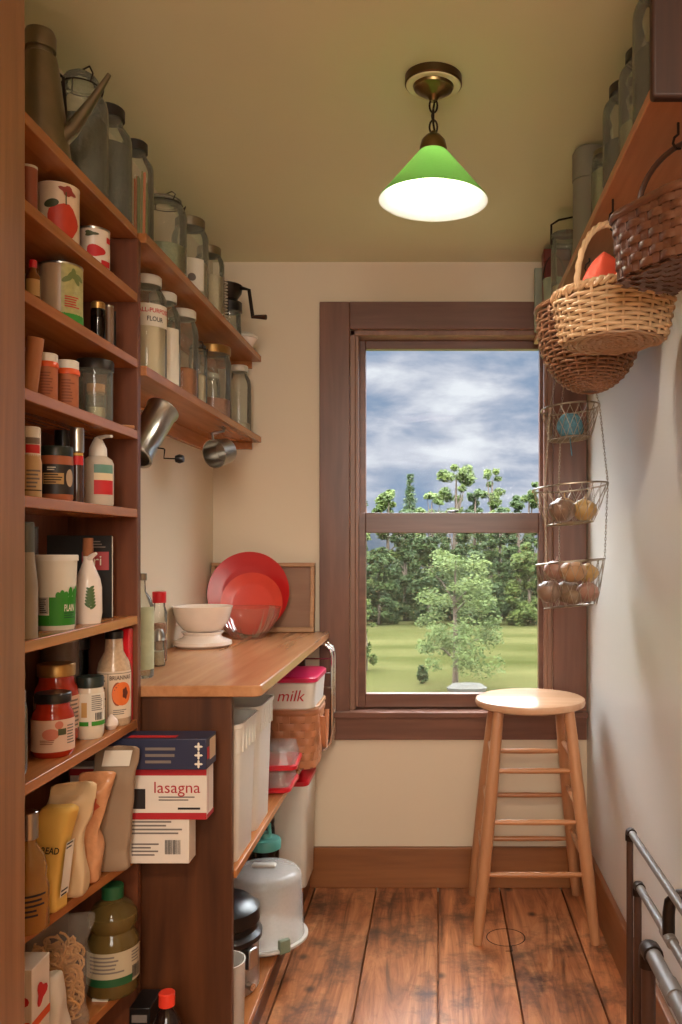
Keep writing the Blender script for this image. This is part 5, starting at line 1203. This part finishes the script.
g = G().tube([(0, 0, RZ0-z0), (0, 0, 0.276), (-0.009, 0, 0.268), (-0.012, 0, 0.254), (-0.006, 0, 0.237), (0.004, 0, 0.235)], 0.0022, 6); g.obj('hook', DARKMETAL, b)
cl = G(); rnd = random.Random(3)
cl.lathe([(0, 0.008), (0.075, 0.008), (0.085, 0.03), (0.07, 0.085), (0.04, 0.15), (0.016, 0.182), (0, 0.186)], 28)
cl.v = [tuple(Vector(v)+mnoise.noise_vector(Vector(v)*22)*0.02*min(1, v[2]*20)) for v in cl.v]
cl.v = [(v[0], v[1], max(v[2], 0.012)) for v in cl.v]
tag(cl.obj('red_cloth', mat('coral_cloth', (226, 88, 60), 0.8, 0, 0.12, 14, 0.3), loc=b.location+Vector((-0.01, 0.0, 0.0)), sub=1), 'coral red cloth bundled inside the pale willow basket', 'cloth')
# round-bottomed basket
z0 = 1.612
EGG = mat('grey_brown_willow', (150, 108, 80), 0.42, 0, 0.3, 50, 0.2)
b = thing('round_basket', 'round-bottomed brown willow basket, farthest of the hanging baskets', 'basket', (0.382, 2.17, z0))
def shp(a, z):
    q = sqrt(max(0.02, 1-(1-min(1, max(0, z)/0.2))**2.4)); return (0.13*q*cos(a), 0.15*q*sin(a))
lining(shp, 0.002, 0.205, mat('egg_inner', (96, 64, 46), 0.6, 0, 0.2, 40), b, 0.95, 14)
g = G(); n = 24*4; rows = 24
for k in range(rows):
    th = 0.06+0.94*(k+0.5)/rows; z = 0.2*(1-cos(th*pi/2))*0.98+0.002
    g.tube(ring_pts(shp, z, n, lambda i: 0.0036*cos(pi*i/4+pi*k)), 0.0034, 6, True, ry=0.0036)
g.obj('weave', EGG, b, ang=1.2); stakes_of(shp, 0.002, 0.205, 24, 0.003, EGG, b, None, 14)
G().tube(ring_pts(lambda a, z: (0.133*cos(a), 0.153*sin(a)), 0.206, 60), 0.007, 8, True).obj('rim', EGG, b)
G().tube([(0.0, 0.15*cos(pi*k/24), 0.2+0.105*sin(pi*k/24)**0.8) for k in range(25)], 0.005, 8).obj('handle', EGG, b)
G().tube([(0, 0, RZ0-z0), (0, 0, 0.33), (-0.008, 0, 0.322), (-0.011, 0, 0.312), (-0.004, 0, 0.299), (0.005, 0, 0.3)], 0.0022, 6).obj('hook', DARKMETAL, b)

# three-tier wire basket
HX, HY, HZ = 0.378, 2.46, 1.90
tb = thing('tiered_wire_basket', 'hanging basket of three round wire tiers on thin chains beside the window', 'hanging basket', (HX, HY, 1.0))
WIRE = mat('galvanised_wire', (166, 152, 134), 0.35, 0.9, 0.15, 60)
TIERS = [(1.618, 1.530, 0.083, 0.058), (1.392, 1.288, 0.107, 0.066), (1.178, 1.052, 0.098, 0.075)]
tiltx, tilty = 0.09, -0.05
for (zt, zb, rt, rb) in TIERS:
    g = G(); N_ = 20; hh = zt-zb
    tl = lambda x, y, z: (x, y, z+tiltx*x+tilty*y-1.0)
    g.tube([tl(rt*cos(2*pi*i/40), rt*sin(2*pi*i/40), zt) for i in range(40)], 0.0026, 6, True)
    rim = g.obj('rim', WIRE, tb)
    g = G(); prof = lambda q: rb+(rt-rb)*q**0.8
    for i in range(N_):
        for sgn in (1, -1):
            g.tube([tl(prof(q)*cos(2*pi*(i+sgn*q*1.6)/N_), prof(q)*sin(2*pi*(i+sgn*q*1.6)/N_), zb+hh*q) for q in (0, 0.25, 0.5, 0.75, 1)], 0.0009, 4)
    for q in (0.0,): g.tube([tl(prof(q)*cos(2*pi*i/30), prof(q)*sin(2*pi*i/30), zb+hh*q) for i in range(30)], 0.0016, 5, True)
    for k in range(-3, 4):
        c = sqrt(max(0, rb*rb-(k*rb/3.5)**2))
        g.tube([tl(k*rb/3.5, -c, zb), tl(k*rb/3.5, c, zb)], 0.001, 4); g.tube([tl(-c, k*rb/3.5, zb), tl(c, k*rb/3.5, zb)], 0.001, 4)
    g.obj('wire_mesh', WIRE, tb)
def chain(p0, p1, pitch=0.0085):
    p0, p1 = Vector(p0), Vector(p1); L_ = (p1-p0).length; n = max(2, int(L_/pitch)); d = (p1-p0).normalized(); q = d.to_track_quat('Z', 'Y'); g = G()
    for k in range(n):
        c = p0+(p1-p0)*((k+0.5)/n); rr = q @ Vector((1, 0, 0)) if k % 2 else q @ Vector((0, 1, 0)); e = L_/n*0.72
        g.tube([c+d*e*cos(a)+rr*0.0024*sin(a) for a in [2*pi*j/8 for j in range(8)]], 0.00075, 4, True)
    return g
for k in range(3):
    a = 2*pi*k/3-0.35
    P = lambda i: Vector((TIERS[i][2]*cos(a), TIERS[i][2]*sin(a), TIERS[i][0]+tiltx*TIERS[i][2]*cos(a)+tilty*TIERS[i][2]*sin(a)-1.0))
    chain((0, 0, HZ-1.0), P(0)).obj('chain', WIRE, tb); chain(P(0), P(1)).obj('chain', WIRE, tb); chain(P(1), P(2)).obj('chain', WIRE, tb)
G().tube([(0, 0, RZ0-1.0), (0, 0, 0.925), (-0.008, 0, 0.916), (-0.010, 0, 0.904), (-0.003, 0, 0.896), (0.005, 0, 0.9)], 0.0022, 6).obj('hook', DARKMETAL, tb)
def round_veg(name, label, cat, x, y, zrest, r, m, sx=1, sz=0.88, group=None, stem=False):
    t = thing(name, label, cat, (HX+x, HY+y, zrest), group)
    g = G().lathe([(0, 0), (r*0.45, r*0.08), (r*0.85, r*0.5), (r, r*0.95), (r*0.88, r*1.4), (r*0.5, r*1.72), (r*0.16, r*1.84), (0, r*1.86)], 24, (0, 0, 0), sx, 1)
    g.v = [(v[0], v[1], v[2]*sz) for v in g.v]; g.v = [tuple(Vector(v)+mnoise.noise_vector(Vector(v)*30+Vector((x*99, 0, 0)))*r*0.09) for v in g.v]
    g.obj('skin', m, t)
    if stem: G().tube([(0, 0, r*1.7*sz), (0.002, 0, r*1.95*sz), (0.004, 0, r*2.25*sz)], [r*0.14, r*0.08, r*0.04], 8).obj('dry_neck', m, t)
    return t
ON1 = mat('onion_skin', (130, 104, 86), 0.35, 0, 0.25, 40); ON2 = mat('yellow_squash_skin', (180, 142, 84), 0.45, 0, 0.2, 30); ON3 = mat('brown_potato', (134, 108, 82), 0.6, 0, 0.2, 50); PNK = mat('pink_onion', (160, 118, 100), 0.35, 0, 0.15, 40)
def zf(i, x, y): return TIERS[i][1]+tiltx*x+tilty*y+0.004
for (i, nm, lab, x, y, r, m, st, dz) in (
    (1, 'onion', 'large brown onion at the front of the middle wire tier', -0.028, -0.035, 0.040, ON1, True, 0), (1, 'onion', 'yellow-brown onion next to the wall side in the middle wire tier', 0.042, 0.008, 0.038, ON2, True, 0),
    (1, 'onion', 'golden onion at the back of the middle wire tier', -0.012, 0.05, 0.036, ON2, True, 0.018), 
    (2, 'potato', 'brown potato at the window side of the lowest wire tier', -0.062, -0.02, 0.038, ON1, False, 0.012), (2, 'potato', 'small dark potato at the front of the lowest wire tier', 0.0, -0.052, 0.025, ON3, False, 0.0),
    (2, 'onion', 'pinkish onion at the wall side of the lowest wire tier', 0.047, -0.02, 0.034, PNK, True, 0.004), (2, 'potato', 'potato at the bottom back of the lowest wire tier', 0.0, 0.04, 0.04, ON3, False, 0.004),
    (2, 'potato', 'pale brown potato on top of the heap in the lowest wire tier', 0.005, -0.022, 0.038, mat('pale_potato', (172, 130, 92), 0.55, 0, 0.15, 50), False, 0.062), (2, 'squash', 'yellow squash on top of the heap, wall side of the lowest wire tier', 0.055, 0.035, 0.034, ON2, False, 0.058),
    (2, 'onion', 'reddish onion on top of the heap, window side of the lowest wire tier', -0.038, 0.022, 0.035, PNK, True, 0.072)):
    round_veg(nm, lab, 'vegetable', x, y, zf(i, x, y)+dz, r, m, 1, 0.9, None, st)
t = thing('rag_bundle', 'bundle of teal patterned cloth in the top wire tier with an end hanging through', 'cloth', (HX, HY, zf(0, 0, 0)))
RAG = mat('teal_print_cloth', (84, 128, 142), 0.8, 0, 0.7, 120)
g = G().lathe([(0, 0), (0.03, 0.002), (0.042, 0.02), (0.036, 0.05), (0.018, 0.068), (0, 0.07)], 20); g.v = [tuple(Vector(v)+mnoise.noise_vector(Vector(v)*40)*0.008) for v in g.v]
g.v = [(v[0], v[1], max(v[2], 0.0)) for v in g.v]; g.obj('cloth', RAG, t, sub=1)
G().tube([(-0.005, -0.02, 0.01), (-0.003, -0.028, -0.02), (0.0, -0.03, -0.055)], [0.005, 0.004, 0.003], 8, ry=0.0015).obj('cloth_end', RAG, t)

# ------------------------------------------------------------------ pendant lamp
pl = thing('pendant_lamp', 'lit pendant lamp with a green cone glass shade on a short chain', 'ceiling lamp', (PEND[0], PEND[1], 1.976))
zc = CEIL-1.976
G().lathe([(0, zc), (0.062, zc), (0.0625, zc-0.016), (0.060, zc-0.019)], 48).obj('canopy', mat('dark_brass', (92, 72, 46), 0.35, 0.9, 0.15, 40), pl)
G().lathe([(0.060, zc-0.0185), (0.058, zc-0.021), (0.045, zc-0.021), (0.044, zc-0.019)], 48).obj('canopy_ring', mat('cream_ring', (214, 204, 160), 0.3, 0, 0.05), pl)
G().lathe([(0.044, zc-0.019), (0.042, zc-0.026), (0.033, zc-0.030), (0.030, zc-0.034), (0.018, zc-0.038), (0.012, zc-0.044), (0.008, zc-0.052), (0, zc-0.053)], 40).obj('canopy_dome', BRASS, pl)
g = G(); zt, zb_ = zc-0.05, 0.150
n = 3; pitch = (zt-zb_)/n
for k in range(n):
    c = zt-(k+0.5)*pitch; e = pitch*0.66; u = Vector((1, 0, 0)) if k % 2 == 0 else Vector((0, 1, 0))
    g.tube([Vector((0, 0, c))+Vector((0, 0, 1))*e*cos(a)+u*0.0085*sin(a) for a in [2*pi*j/16 for j in range(16)]], 0.0022, 8, True)
g.tube([(0.003, 0.003, zt), (-0.003, -0.003, (zt+zb_)/2), (0.003, 0.002, zb_)], 0.0024, 8)
g.obj('chain', DARKMETAL, pl)
G().lathe([(0, 0.152), (0.006, 0.152), (0.008, 0.147), (0.016, 0.143), (0.026, 0.132), (0.030, 0.116), (0.030, 0.108), (0.024, 0.106), (0, 0.106)], 32).obj('socket_cap', BRASS, pl)
def shade_mat(name, rgb, tr):
    m, nt, b = nodes(name); N = nt.nodes.new; L = nt.links.new
    nz = N('ShaderNodeTexNoise'); nz.inputs['Scale'].default_value = 30
    mx = N('ShaderNodeMix'); mx.data_type = 'RGBA'; c = lin(rgb); mx.inputs['A'].default_value = c+(1,); mx.inputs['B'].default_value = tuple(x*0.92 for x in c)+(1,); L(nz.outputs['Fac'], mx.inputs['Factor'])
    L(mx.outputs['Result'], b.inputs['Base Color']); b.inputs['Roughness'].default_value = 0.2
    tl = N('ShaderNodeBsdfTranslucent'); L(mx.outputs['Result'], tl.inputs['Color'])
    ms = N('ShaderNodeMixShader'); ms.inputs['Fac'].default_value = tr; L(b.outputs[0], ms.inputs[1]); L(tl.outputs[0], ms.inputs[2]); L(ms.outputs[0], nt.nodes['Material Output'].inputs['Surface'])
    return m
sh = G().lathe([(0.026, 0.112), (0.034, 0.104), (0.118, 0.003), (0.119, 0.0)], 64).obj('glass_shade', shade_mat('green_case_glass', (150, 222, 118), 0.62), pl)
G().lathe([(0.119, 0.0), (0.1165, 0.0015), (0.033, 0.1015), (0.026, 0.109)], 64).obj('white_lining', shade_mat('white_case_glass', (240, 240, 232), 0.45), sh)
m, nt, bs = nodes('lit_bulb'); bs.inputs['Base Color'].default_value = (1, 0.95, 0.85, 1); bs.inputs['Emission Color'].default_value = (1, 0.9, 0.75, 1); bs.inputs['Emission Strength'].default_value = 6
m.node_tree.links.new(m.node_tree.nodes.new('ShaderNodeTexNoise').outputs['Fac'], bs.inputs['Roughness'])
G().lathe([(0, 0.028), (0.012, 0.030), (0.022, 0.040), (0.025, 0.054), (0.022, 0.070), (0.014, 0.088), (0.013, 0.106)], 28).obj('bulb', m, pl)

# ------------------------------------------------------------------ stool
st = thing('bar_stool', 'tall round-seated maple stool with three rows of rungs, standing below the window', 'stool', (0.303, 2.83, 0))
G().lathe([(0, 0.698), (0.165, 0.698), (0.177, 0.704), (0.181, 0.714), (0.178, 0.724), (0.170, 0.728), (0, 0.730)], 64).obj('seat', MAPLET, st)
def legp(sx, sy, z):
    q = z/0.695; return Vector((sx*(0.182-0.070*q), sy*(0.187-0.075*q), z))
for sx in (-1, 1):
    for sy in (-1, 1):
        G().tube([legp(sx, sy, z) for z in (0, 0.03, 0.16, 0.30, 0.45, 0.60, 0.703)], [0.0145, 0.0158, 0.019, 0.0205, 0.0205, 0.0185, 0.0165], 18).obj('leg', MAPLE, st)
MR = wood('rung_maple', (170, 108, 66), (200, 142, 94), 'X', 12, 0.35, bump=0.05)
for z in (0.205, 0.362, 0.518):
    for sy in (-1, 1):
        a, c = legp(-1, sy, z), legp(1, sy, z); m_ = (a+c)/2
        G().tube([a, a*0.8+c*0.2, m_, a*0.2+c*0.8, c], [0.0065, 0.0085, 0.0092, 0.0085, 0.0065], 12).obj('rung', MR, st)
    for sx in (-1, 1):
        a, c = legp(sx, -1, z+0.035), legp(sx, 1, z+0.035); m_ = (a+c)/2
        G().tube([a, a*0.8+c*0.2, m_, a*0.2+c*0.8, c], [0.0065, 0.0085, 0.0092, 0.0085, 0.0065], 12).obj('rung', MR, st)

# ------------------------------------------------------------------ heating pipes along the right wall
def elbow_run(parent, x, ytop, z, r, y_end, fit):
    G().tube([(x, ytop, 0), (x, ytop, z-r*1.2)], r*0.95, 14).obj('upright', PIPERUST, parent)
    G().tube([(x, ytop, z-r*2.6), (x, ytop, z-r*1.0), (x, ytop-r*0.35, z-r*0.25), (x, ytop-r*1.1, z), (x, ytop-r*2.8, z)], r*1.28, 14).obj('elbow', fit, parent)
    G().tube([(x, ytop-r*1.5, z), (x, y_end, z)], r, 14).obj('rail', PIPEGREY, parent)
PX = 0.444
hp_ = thing('heating_pipe', 'thin grey pipe run, highest of the three along the wall in the foreground', 'pipe', (PX, 1.99, 0), 'heating pipes along the wall')
elbow_run(hp_, 0, 0, 0.565, 0.0085, -0.75, DARKMETAL)
hp2 = thing('heating_pipe', 'thin grey pipe run with a raised elbow branch, second below the highest one', 'pipe', (PX+0.010, 1.955, 0), 'heating pipes along the wall')
elbow_run(hp2, 0, 0, 0.455, 0.0095, -0.71, DARKMETAL)
G().tube([(0, -0.262, 0.455), (0, -0.262, 0.50), (0.003, -0.262, 0.522), (0.018, -0.262, 0.536), (0.074, -0.262, 0.536)], 0.0125, 12).obj('branch_elbow', DARKMETAL, hp2)
G().tube([(0, -0.235, 0.455), (0, -0.292, 0.455)], 0.0125, 14).obj('tee_fitting', PIPEGREY, hp2)
hp3 = thing('heating_pipe', 'thick grey pipe run nearest the floor along the wall', 'pipe', (PX+0.006, 1.84, 0), 'heating pipes along the wall')
elbow_run(hp3, 0, 0, 0.368, 0.0165, -0.60, DARKMETAL)
G().tube([(0, -0.16, 0.368), (0, -0.215, 0.368)], 0.0195, 14).obj('tee_fitting', PIPEGREY, hp3)
